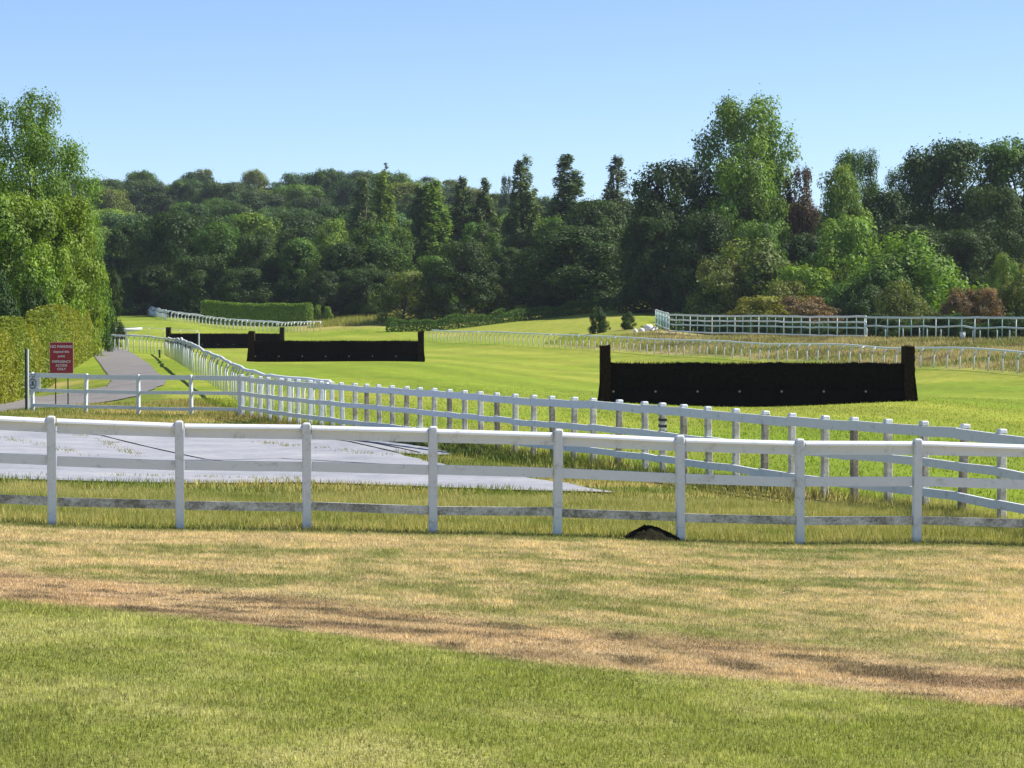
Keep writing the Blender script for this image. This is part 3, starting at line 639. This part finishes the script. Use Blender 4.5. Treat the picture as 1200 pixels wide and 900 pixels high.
for i, (u, s, wd, hh_, lab) in enumerate(((760, 12.2, 1.15, .62, 'big white sack in the heap by the bank rail end'), (752, 12.25, .55, .35, 'small white sack beside the big one by the bank rail'), (768, 12.1, .55, .36, 'white sack slumped against the bank rail corner'), (744.5, 12.3, .45, .38, 'small cream sack at the end of the heap'))):
    p = ps(u, s); v = []; f = []; rn = np.random.default_rng(20 + i)
    for a in range(9):
        ph = math.pi / 2 * a / 8
        for k in range(14):
            t = 2 * math.pi * k / 14; j = 1 + rn.normal(0, .06); v.append((wd * .5 * math.cos(ph) ** .6 * math.cos(t) * j, wd * .38 * math.cos(ph) ** .6 * math.sin(t) * j, -.05 + hh_ * math.sin(ph) * (1 + rn.normal(0, .04))))
    for a in range(8):
        for k in range(14): q = a*14+k; r = a*14+(k+1) % 14; f.append((q, r, r+14, q+14))
    o = link('sack', MB().add(v, f).mesh('sack', M['bag'], True)); o.location = p; tag(o, lab, 'sack', 'white sacks by the bank rail')
# white bar barrier beside the path
p = ps(140, 15.4); p.z = gz(p.x, p.y)
ba = tag(empty('barrier', p), 'low white bar barrier on short legs at the far end of the path', 'barrier'); zb = zat(386.5, p.y) - p.z
link('bar', MB().tube([(-1.3, 0, zb), (.6, .1, zb - .02), (1.7, .2, zb + .06)], [.13, .14, .11], 8).mesh('bar', M['plastic'], True), ba)
for xx in (-.95, -.35, .5): link('leg', MB().box(xx - .06, xx + .06, -.05, .09, -.1, zb - .1).mesh('leg', M['plastic']), ba)
link('panel', MB().box(-.8, .45, .15, .2, zb - .75, zb - .16).mesh('panel', M['rust']), ba)
p = ps(187, 19); mk = tag(empty('marker_peg', p), 'short dark peg in the grass beside the running rail', 'peg')
link('peg', MB().tube([(0, 0, -.1), (0, 0, .45)], .06, 8).mesh('peg', M['steel'], True), mk); link('peg_cap', MB().tube([(0, 0, .43), (0, 0, .5)], [.085, .07], 8).mesh('peg_cap', M['black'], True), mk)

# ------------------------------------------------------------------ foliage
def leaf_cards(Pn, Nn, size, rng, shade):
    k = len(Pn); Nn = Nn / (np.linalg.norm(Nn, axis=1, keepdims=True) + 1e-9); r = rng.normal(size=(k, 3)); T = np.cross(Nn, r); T /= np.linalg.norm(T, axis=1, keepdims=True) + 1e-9; B = np.cross(Nn, T)
    a = (size * (.6 + .8 * rng.random(k)))[:, None]; bw = a * (.45 + .35 * rng.random((k, 1)))
    V = np.stack([Pn - T * a * .5, Pn + B * bw * .5 - Nn * a * .10, Pn + T * a * .5, Pn - B * bw * .5 - Nn * a * .10], 1)
    return V.reshape(-1, 3), np.repeat(shade, 4, 0)
PROFILE = {
    'round':  dict(H=14, z0=.6, R=6.4, f=lambda t: np.clip(1 - np.abs(2 * np.maximum(t, .3) - .86) ** 2.3 / 1.36, 0, 1) ** .5, nb=90, br=1.5, bz=.95, N=30000, sz=.33),
    'oval':   dict(H=18, z0=1.0, R=5.2, f=lambda t: np.clip(1 - np.abs(2 * np.maximum(t, .25) - .8) ** 2.1 / 1.47, 0, 1) ** .55, nb=95, br=1.3, bz=1.1, N=28000, sz=.33),
    'airy':   dict(H=20, z0=5.0, R=6.0, f=lambda t: np.clip(1 - np.abs(2 * t - 1) ** 2.3, 0, 1) ** .5, nb=85, br=1.5, bz=1.05, N=30000, sz=.29),
    'poplar': dict(H=22, z0=.8, R=2.5, f=lambda t: np.minimum(1, .5 + t * 1.7) * np.clip(1 - t, 0, 1) ** .62, nb=180, br=.55, bz=2.1, N=24000, sz=.26),
    'conifer': dict(H=16, z0=.8, R=3.0, f=lambda t: np.clip(1 - t, 0, 1) ** .8, nb=90, br=.7, bz=.8, N=9000, sz=.32),
    'bush':   dict(H=6, z0=.1, R=3.6, f=lambda t: np.clip(1 - t ** 2.0, 0, 1) ** .5, nb=60, br=.75, bz=1.05, N=15000, sz=.21),
    'big':    dict(H=18, z0=2.5, R=6.2, f=lambda t: np.clip(1 - np.abs(2 * np.maximum(t, .15) - .9) ** 2.3 / 1.25, 0, 1) ** .5, nb=90, br=1.35, bz=1.05, N=46000, sz=.22),
}
def make_proto(kind, seed):
    p = PROFILE[kind]; rng = np.random.default_rng(seed); H, z0, R, nb = p['H'], p['z0'], p['R'], p['nb']; C = []; 
    while len(C) < nb:
        t = rng.random(); r = p['f'](np.array(t)) * R
        if rng.random() > (r / R) ** .75 + (.18 if kind == 'poplar' else .05): continue
        q = r * rng.random() ** .32 * (1 - .55 * p['br'] / R); a = rng.random() * 6.283
        rad = p['br'] * (.65 + .75 * rng.random()) * ((1.15 - .75 * t) if kind == 'conifer' else (1.15 - .55 * t) if kind == 'poplar' else 1); zz = z0 + t * (H - z0)
        zz = min(zz, H - rad * p['bz'] * .8); C.append((q * math.cos(a), q * math.sin(a), max(zz, rad * .5), rad))
    C = np.array(C); wgt = C[:, 3] ** 2; wgt /= wgt.sum(); N = p['N']; bi = rng.choice(nb, N, p=wgt)
    NS = 9; sd_ = rng.normal(size=(nb, NS, 3)); sd_ /= np.linalg.norm(sd_, axis=2, keepdims=True); sd_[..., 2] = np.where(rng.random((nb, NS)) < .35, np.abs(sd_[..., 2]), sd_[..., 2])
    si = rng.integers(0, NS, N); sr = (.36 + .26 * rng.random((nb, NS)))
    d = rng.normal(size=(N, 3)); d /= np.linalg.norm(d, axis=1, keepdims=True)
    off = sd_[bi, si] * .66 + d * (sr[bi, si] * (1.05 - .45 * rng.random(N) ** 2))[:, None]
    Pn = C[bi, :3] + off * C[bi, 3][:, None] * np.array([1, 1, p['bz']]); Pn[:, 2] = np.maximum(Pn[:, 2], .05); d = d * .7 + sd_[bi, si] * .5
    stray = rng.random(N) < .03; Pn[stray] += d[stray] * p['br'] * .35
    out = Pn - np.array([0, 0, H * .45]); out /= np.linalg.norm(out, axis=1, keepdims=True) + 1e-9
    Nn = d * .9 + out * .35 + rng.normal(size=(N, 3)) * .45 + np.array([0, 0, .15])
    bshade = ((.78 + .5 * rng.random(nb))[bi] * (.8 + .4 * rng.random((nb, NS)))[bi, si])[:, None]; sh = np.ones((N, 3)) * bshade * (.75 + .5 * rng.random((N, 1)))
    yel = (rng.random(nb) < .25)[bi][:, None]; sh = sh * np.where(yel, np.array([[1.18, 1.08, .9]]), 1.0)
    V, cc = leaf_cards(Pn, Nn, np.full(N, p['sz']), rng, sh)
    R = float(np.percentile(np.hypot(Pn[:, 0], Pn[:, 1]), 96)); H0 = H; H = float(np.percentile(Pn[:, 2], 99.6))
    crown = mesh_np('crown', V, np.arange(len(V)), 4, cc, M['leaf'])
    b = MB(); tr = H * .020 + .05; top = z0 + (H - z0) * .62; bend = rng.normal(0, H * .012, 2)
    pts = [(bend[0] * math.sin(i * 1.1), bend[1] * math.sin(i * .9), -.3 + (top + .3) * i / 6) for i in range(7)]
    b.tube(pts, [tr * (1.45 if i == 0 else 1.05 - .135 * i) for i in range(7)], 8)
    for i in rng.choice(nb, min(nb, 16), replace=False):
        c = C[i]; zz = max(z0 * .8 + .3, min(c[2] * .6, top * .95)); k = zz / (top + .3) * 6; a = Vector(pts[min(6, int(k))]).lerp(Vector(pts[min(6, int(k) + 1)]), k % 1)
        e = Vector(c[:3]); m_ = a.lerp(e, .5) + Vector((0, 0, .08 * (e - a).length)); b.tube([a, m_, e], [tr * .42, tr * .26, tr * .07], 5)
    return crown, b.mesh('trunk', M['bark'], True), H, R
PROTO = {k: [make_proto(k, 100 + 7 * i + len(k) * 13) for i in range(nn)] for k, nn in (('round', 3), ('oval', 3), ('airy', 2), ('poplar', 3), ('conifer', 1), ('bush', 3), ('big', 1))}
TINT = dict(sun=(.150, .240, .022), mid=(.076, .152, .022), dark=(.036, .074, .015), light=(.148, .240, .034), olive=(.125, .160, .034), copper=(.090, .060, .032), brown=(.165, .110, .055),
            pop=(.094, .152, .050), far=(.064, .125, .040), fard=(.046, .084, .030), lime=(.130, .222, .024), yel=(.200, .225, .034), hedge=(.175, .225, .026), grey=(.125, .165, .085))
tcount = {}
def tree(u, vtop, hwpx, s, kind, tint, name, label, group=None, cat=None, rot=None, vary=.12):
    p = ps(u, s); i = tcount.get(kind, 0); tcount[kind] = i + 1; crown, trunk, H, R = PROTO[kind][i % len(PROTO[kind])]
    h = max(.6, zat(vtop, p.y) - p.z); wd = hwpx / s * (1.14 if kind in ('round', 'oval') else 1.05)
    root = empty(name, p - Vector((0, 0, .05)), random.random() * 6.28 if rot is None else rot); root.scale = (wd / R * 1.0, wd / R * 1.0, h / H)
    tag(root, label, cat or ('bush' if kind == 'bush' else 'tree'), group)
    o = link('crown', crown, root); k = 1 + random.uniform(-vary, vary); c = TINT[tint]; o.color = (c[0] * k * random.uniform(.93, 1.07), c[1] * k, c[2] * k, 1)
    link('trunk', trunk, root); return root
# left of the path
tree(45, 112, 66, 18.2, 'big', 'lime', 'broadleaf_tree', 'tallest bright green tree by the path with sky showing through its top')
tree(72, 232, 46, 18.6, 'round', 'sun', 'broadleaf_tree', 'leafy lime green tree under the tall tree by the path')
tree(98, 268, 26, 17.0, 'round', 'lime', 'broadleaf_tree', 'slim bright green tree at the edge of the path trees')
tree(8, 228, 58, 19.5, 'round', 'lime', 'broadleaf_tree', 'mid green tree at the foot of the tall path tree')
tree(-40, 165, 60, 17.5, 'oval', 'lime', 'broadleaf_tree', 'tree beside the tall path tree reaching out of the picture')
tree(50, 290, 44, 20.5, 'bush', 'sun', 'broadleaf_tree', 'low bright green tree rising behind the tall hedge')
tree(131, 318, 13, 15.6, 'oval', 'dark', 'broadleaf_tree', 'small dark tree where the path leaves the hedge')
tree(112, 318, 20, 16.6, 'bush', 'mid', 'bush', 'mid green bush at the far end of the tall hedge')
tree(8, 322, 34, 23, 'bush', 'dark', 'bush', 'dark green bush behind the pale tall hedge')
tree(42, 335, 22, 23.5, 'bush', 'dark', 'bush', 'second dark bush tucked behind the yellowish part of hedge')
# poplars
for u, vt, hw_, s_, ti, lab in ((664, 184, 27, 8.1, 'pop', 'broad tall poplar standing above the wide dark thicket'), (722, 186, 21, 8.0, 'grey', 'thin grey-green poplar beside the big dark round tree'), (613, 187, 19, 8.0, 'pop', 'slender tall poplar left of the broad poplar'),
                                (567, 211, 17, 7.8, 'pop', 'shorter poplar in the pair beside the slender poplar'), (541, 210, 17, 7.8, 'pop', 'darker poplar of the pair behind the round dark tree'), (506, 214, 22, 7.9, 'light', 'pale sunlit poplar behind the olive bush'), (490, 219, 14, 7.9, 'pop', 'shaded poplar touching the pale sunlit poplar'),
                                (425, 211, 18, 7.5, 'pop', 'compact poplar below the hilltop conifer'), (448, 205, 17, 7.4, 'light', 'pale poplar behind the compact poplar below the conifer')):
    tree(u, vt, hw_ * 1.18, s_, 'poplar', ti, 'poplar_tree', lab, 'poplars rising from the wood')
tree(451, 192, 13, 4.0, 'conifer', 'fard', 'conifer_tree', 'dark pointed conifer breaking the far hill skyline')
tree(594, 208, 12, 5.0, 'oval', 'fard', 'broadleaf_tree', 'dark rounded far tree seen just left of the slender poplar')
# middle wood edge
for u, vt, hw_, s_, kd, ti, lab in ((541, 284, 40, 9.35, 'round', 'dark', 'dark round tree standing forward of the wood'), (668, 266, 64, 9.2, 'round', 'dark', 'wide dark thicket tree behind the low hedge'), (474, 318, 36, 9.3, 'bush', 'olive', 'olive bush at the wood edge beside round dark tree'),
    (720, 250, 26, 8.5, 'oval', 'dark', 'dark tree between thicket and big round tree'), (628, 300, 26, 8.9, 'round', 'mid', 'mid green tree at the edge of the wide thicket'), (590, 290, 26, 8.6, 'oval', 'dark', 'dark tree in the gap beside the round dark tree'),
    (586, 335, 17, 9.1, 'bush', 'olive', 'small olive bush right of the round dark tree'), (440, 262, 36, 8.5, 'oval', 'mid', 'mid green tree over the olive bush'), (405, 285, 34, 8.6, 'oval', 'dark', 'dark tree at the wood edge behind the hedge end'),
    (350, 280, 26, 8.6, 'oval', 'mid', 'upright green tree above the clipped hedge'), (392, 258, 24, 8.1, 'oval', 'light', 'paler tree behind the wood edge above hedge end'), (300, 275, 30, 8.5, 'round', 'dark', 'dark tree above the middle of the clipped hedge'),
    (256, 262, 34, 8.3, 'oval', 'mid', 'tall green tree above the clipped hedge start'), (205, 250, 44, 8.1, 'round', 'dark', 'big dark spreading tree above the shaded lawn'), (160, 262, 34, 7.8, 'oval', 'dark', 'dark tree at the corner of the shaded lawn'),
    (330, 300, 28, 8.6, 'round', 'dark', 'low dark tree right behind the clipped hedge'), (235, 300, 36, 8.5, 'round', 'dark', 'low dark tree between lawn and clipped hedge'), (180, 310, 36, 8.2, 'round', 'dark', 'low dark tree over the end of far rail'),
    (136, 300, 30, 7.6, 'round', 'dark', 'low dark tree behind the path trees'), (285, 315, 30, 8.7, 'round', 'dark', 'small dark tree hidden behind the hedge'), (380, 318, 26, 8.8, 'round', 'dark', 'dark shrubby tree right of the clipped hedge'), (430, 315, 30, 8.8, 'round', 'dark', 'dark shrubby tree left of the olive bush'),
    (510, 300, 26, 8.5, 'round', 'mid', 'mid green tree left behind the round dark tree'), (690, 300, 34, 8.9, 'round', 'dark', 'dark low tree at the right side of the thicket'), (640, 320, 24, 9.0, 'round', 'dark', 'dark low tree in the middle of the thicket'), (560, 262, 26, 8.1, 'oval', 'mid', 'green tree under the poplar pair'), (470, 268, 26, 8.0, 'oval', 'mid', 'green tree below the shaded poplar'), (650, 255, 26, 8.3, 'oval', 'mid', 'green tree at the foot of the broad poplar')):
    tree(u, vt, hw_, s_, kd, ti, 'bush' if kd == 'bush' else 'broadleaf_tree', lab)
for u, vt, lab in ((372, 357, 'tiny round sapling just right of the clipped hedge'), (384, 359, 'second tiny sapling near the clipped hedge')): tree(u, vt, 6, 9.0, 'bush', 'light', 'sapling', lab, cat='sapling')
# right-hand trees
for u, vt, hw_, s_, kd, ti, lab in ((873, 114, 53, 9.5, 'airy', 'light', 'tallest pale green willow above the right-hand wood'), (868, 188, 50, 9.7, 'round', 'lime', 'dense bright green tree under the tall willow'), (790, 191, 56, 9.6, 'round', 'dark', 'big dark round tree beside the tall willow'),
    (765, 255, 36, 9.8, 'round', 'dark', 'low dark tree before the big round tree'), (825, 250, 40, 9.9, 'round', 'dark', 'dark low tree between big round tree and willow'), (938, 199, 24, 9.6, 'oval', 'copper', 'copper-leaved tree right of the tall willow'), (985, 196, 30, 9.8, 'oval', 'light', 'pale green tree beside the copper tree'), (1004, 176, 28, 9.4, 'airy', 'mid', 'tree with a ragged top behind the pale green one'),
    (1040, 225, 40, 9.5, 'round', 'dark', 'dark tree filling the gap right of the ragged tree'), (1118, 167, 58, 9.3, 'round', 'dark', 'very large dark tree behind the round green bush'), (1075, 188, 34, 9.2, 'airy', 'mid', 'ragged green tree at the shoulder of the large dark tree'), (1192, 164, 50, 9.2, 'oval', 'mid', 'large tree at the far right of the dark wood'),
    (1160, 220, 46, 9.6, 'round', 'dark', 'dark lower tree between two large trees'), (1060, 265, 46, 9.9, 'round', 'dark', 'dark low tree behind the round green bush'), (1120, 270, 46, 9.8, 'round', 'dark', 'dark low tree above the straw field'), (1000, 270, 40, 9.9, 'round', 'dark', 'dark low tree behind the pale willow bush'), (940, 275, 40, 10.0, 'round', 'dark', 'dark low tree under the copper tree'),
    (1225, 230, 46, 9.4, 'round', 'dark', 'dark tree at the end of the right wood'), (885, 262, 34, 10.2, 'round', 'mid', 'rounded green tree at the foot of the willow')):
    tree(u, vt, hw_, s_, kd, ti, 'broadleaf_tree', lab)
for u, vt, hw_, s_, ti, lab in ((1082, 276, 60, 11.2, 'lime', 'big round glossy green bush behind the bank rail'), (1040, 300, 40, 11.4, 'mid', 'dark green bush merging with the big round bush'), (988, 256, 40, 10.8, 'light', 'pale willow bush rising above its neighbours'), (890, 284, 52, 10.6, 'olive', 'wide olive bush behind the bank rail end'), (850, 305, 32, 10.7, 'olive', 'olive bush at the end of bushes beside field'),
    (945, 312, 36, 11.1, 'lime', 'yellow-green bush between olive and willow bushes'), (975, 330, 30, 11.4, 'mid', 'green bush low under the pale willow bush'), (946, 347, 30, 11.7, 'brown', 'reddish brown bush behind the four-bar rail'), (888, 347, 30, 11.6, 'yel', 'yellow-green weedy bush behind four-bar rail'), (1060, 330, 26, 11.9, 'olive', 'small olive bush in front of the big round bush'),
    (1122, 338, 20, 12.2, 'brown', 'dull brown bush beside the big round bush'), (1152, 338, 22, 12.2, 'brown', 'brown and olive bush before the straw field'), (1190, 312, 26, 12.0, 'olive', 'olive bush right of the straw field'), (1176, 297, 16, 10.6, 'light', 'small pale bush at the top of straw field'), (1225, 320, 24, 12.0, 'mid', 'green bush at the end of the two-bar rail'), (1012, 335, 26, 11.6, 'dark', 'dark low bush behind the middle of the bank rail'), (915, 330, 26, 11.3, 'olive', 'low olive bush behind the yellow weedy bush'),
    (828, 335, 18, 10.6, 'mid', 'low green bush by the clipped block at field end')):
    tree(u, vt, hw_ * 1.32, s_, 'bush', ti, 'bush', lab, 'bushes behind the bank rail')
for u, vt, hw_, lab in ((703, 360, 12, 'dark upright shrub before the centre field'), (736, 365, 9, 'smaller leaning shrub before the centre field')): tree(u, vt, hw_, 11.7, 'bush', 'dark', 'shrub', lab, cat='shrub')
u = 795; br_ = random.Random(31)
while u < 1260:                             # undergrowth right behind the bank rail
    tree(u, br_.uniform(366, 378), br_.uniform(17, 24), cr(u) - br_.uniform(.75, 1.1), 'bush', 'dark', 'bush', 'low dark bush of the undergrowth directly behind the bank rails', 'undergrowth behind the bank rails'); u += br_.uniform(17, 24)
# far wooded hill
hr = random.Random(21)
for row, D in enumerate((415, 445, 480, 520, 560, 605, 655, 705, 755)):
    s_ = F / D; wd = 5.6; u = 60 + hr.uniform(0, 40)
    while u < 770:
        kd = hr.choice(('round', 'round', 'oval', 'oval', 'round')); h_ = hr.uniform(10.5, 16.0); D2 = D + hr.uniform(-14, 14); s2 = F / D2; pz = ps(u, s2)
        vt = 360 - (pz.z + h_ - CZ) * s2
        rw = hr.uniform(5.0, 8.0) if kd == 'round' else hr.uniform(4.2, 5.8)
        far_ = row >= 5
        ti = hr.choice(('far', 'far', 'fard', 'mid', 'olive') if far_ else ('mid', 'dark', 'dark', 'far', 'light'))
        lab = {'far': 'green', 'mid': 'fresh green', 'fard': 'dark blue-green', 'dark': 'deep green', 'olive': 'olive', 'light': 'pale green'}[ti] + (' spreading' if kd == 'round' else ' upright') + (' tree high on' if far_ else ' tree low on') + ' the far wooded hill'
        tree(u, vt, rw * s2, s2, kd, ti, 'broadleaf_tree', lab, 'trees of the far wooded hill', vary=.25)
        u += rw * s2 * hr.uniform(1.25, 1.9)
# fill behind the right-hand trees
for D in (345, 372):
    u = 700
    while u < 1290:
        tree(u, hr.uniform(228, 262), hr.uniform(38, 52), F / D, 'round', 'dark', 'broadleaf_tree', 'dark broadleaf tree deep in the right-hand wood', 'trees deep in the right-hand wood'); u += hr.uniform(50, 75)

# hedges
def hedge(name, pts, half, h, tint, label, dens, sz, seed, rnd=.35, hvar=.1, yel=0.0, rough=1.0):
    rng = np.random.default_rng(seed); o = tag(empty(name, pts[0]), label, 'hedge'); Ps, Ns = [], []
    for a, b in zip(pts, pts[1:]):
        d = (b - a); d.z = 0; L = d.length; d = np.array(d.normalized()); nrm = np.array([-d[1], d[0], 0]); per = 2 * h + 2 * half; k = int(L * per * dens)
        t = rng.random(k) * L; q = rng.random(k) * per
        hh_ = h * (1 + hvar * (fbm(t + a.x, np.full(k, a.y), 2.2, 2.2, seed) - .5) * 2)
        off = np.where(q < h, -half, np.where(q < h + 2 * half, q - h - half, half)); zz = np.where(q < h, q, np.where(q < h + 2 * half, h, per - q)) / h
        edge = np.clip((np.abs(off) / half - (1 - rnd)) / rnd, 0, 1) * np.clip((zz - (1 - rnd)) / rnd, 0, 1); off = off * (1 - .25 * edge); zz = zz * (1 - .12 * edge)
        nn_ = np.where((q < h)[:, None], -nrm, np.where((q < h + 2 * half)[:, None], np.array([0, 0, 1.0]), nrm))
        dep = -np.abs(rng.normal(0, .09, k)) * (half / .9) + rough * .12 * (fbm(t * 1.3 + a.x, zz * h + off, .9, .9, seed + 2) - .5)
        base = np.array([a.x, a.y, 0]) + d * t[:, None] + nrm * off[:, None] + nn_ * dep[:, None]
        gzv = ground(base[:, 0], base[:, 1]); base[:, 2] += gzv + np.maximum(zz * hh_, .03); Ps.append(base); Ns.append(nn_ + rng.normal(size=(k, 3)) * .6)
    for e, a, b in ((0, pts[0], pts[1]), (1, pts[-1], pts[-2])):   # leafy end faces
        d = (a - b); d.z = 0; d = np.array(d.normalized()); nrm = np.array([-d[1], d[0], 0]); k = int(2 * half * h * dens); off = (rng.random(k) * 2 - 1) * half; zz = rng.random(k)
        base = np.array([a.x, a.y, 0]) + nrm * (off * (1 - .2 * zz ** 3))[:, None] + d * (.35 * half * (1 - (off / half) ** 2) * (1 - .6 * zz ** 3) + rng.normal(0, .06, k))[:, None]; base[:, 2] = ground(base[:, 0], base[:, 1]) + zz * h * .97
        Ps.append(base); Ns.append(d + rng.normal(size=(k, 3)) * .6)
    Ps = np.concatenate(Ps); Ns = np.concatenate(Ns); k = len(Ps)
    sh = np.ones((k, 3)) * (.7 + .6 * rng.random((k, 1))); 
    if yel: ym = sstep(.35, .7, fbm(Ps[:, 0] + Ps[:, 2], Ps[:, 1], 3, 3, seed + 4))[:, None] * yel; sh = sh * (1 - ym) + sh * np.array([[1.35, 1.10, .9]]) * ym
    V, cc = leaf_cards(Ps, Ns, np.full(k, sz), rng, sh); V = V - np.array(pts[0])
    f = link('foliage', mesh_np('foliage', V, np.arange(len(V)), 4, cc, M['leaf']), o); f.color = (*TINT[tint], 1)
    m_ = MB()
    for a, b in zip(pts, pts[1:]):
        for j in range(max(2, int((b - a).length / 1.2))):
            q = a.lerp(b, (j + .5) / max(2, int((b - a).length / 1.2))); q.z = gz(q.x, q.y); q = q - pts[0]; m_.tube([q - Vector((0, 0, .1)), q + Vector((rng.normal(0, .1), rng.normal(0, .1), h * .8))], [.05, .02], 5)
    link('stems', m_.mesh('stems', M['bark']), o)
    return o
hedge('tall_hedge', [ps(-70, 35), ps(-10, 31.5), ps(38, 27), ps(70, 22.5), ps(92, 18.8), ps(102, 16.8)], .9, 2.75, 'hedge', 'tall yellow-green unclipped hedge beside the tarmac path', 330, .12, 5, hvar=.34, yel=.8, rough=2.2)
hedge('clipped_hedge', [ps(240, 8.95), ps(362, 9.05)], 1.3, 2.95, 'lime', 'clipped block hedge standing before the wood', 110, .20, 6, rnd=.45, hvar=.06)
hedge('low_hedge', [ps(456, 9.95), ps(520, 9.9), ps(590, 9.8), ps(660, 9.65), ps(728, 9.4)], .9, 1.45, 'mid', 'long low hedge along the top of the centre field', 90, .22, 7, rnd=.5, hvar=.5)
hedge('clipped_block', [ps(797, 9.5), ps(824, 9.5)], 1.0, 1.9, 'mid', 'small clipped hedge block at the end of the centre field', 110, .2, 8, rnd=.5)

# ------------------------------------------------------------------ haze over the valley
hz = MB().box(-1510, 1510, -160, 2210, -14, 60).mesh('haze', M['white']); hm = bpy.data.materials.new('haze_air'); hm.use_nodes = True; t = hm.node_tree
t.nodes.remove(t.nodes['Principled BSDF']); pv = nd(t, 'ShaderNodeVolumePrincipled'); pv.inputs['Color'].default_value = (.80, .88, 1.0, 1); pv.inputs['Density'].default_value = .00008; pv.inputs['Anisotropy'].default_value = .2
t.links.new(pv.outputs[0], t.nodes['Material Output'].inputs['Volume']); hz.materials.clear(); hz.materials.append(hm)
tag(link('haze', hz), 'thin blue summer haze filling the valley', 'haze', kind='stuff')
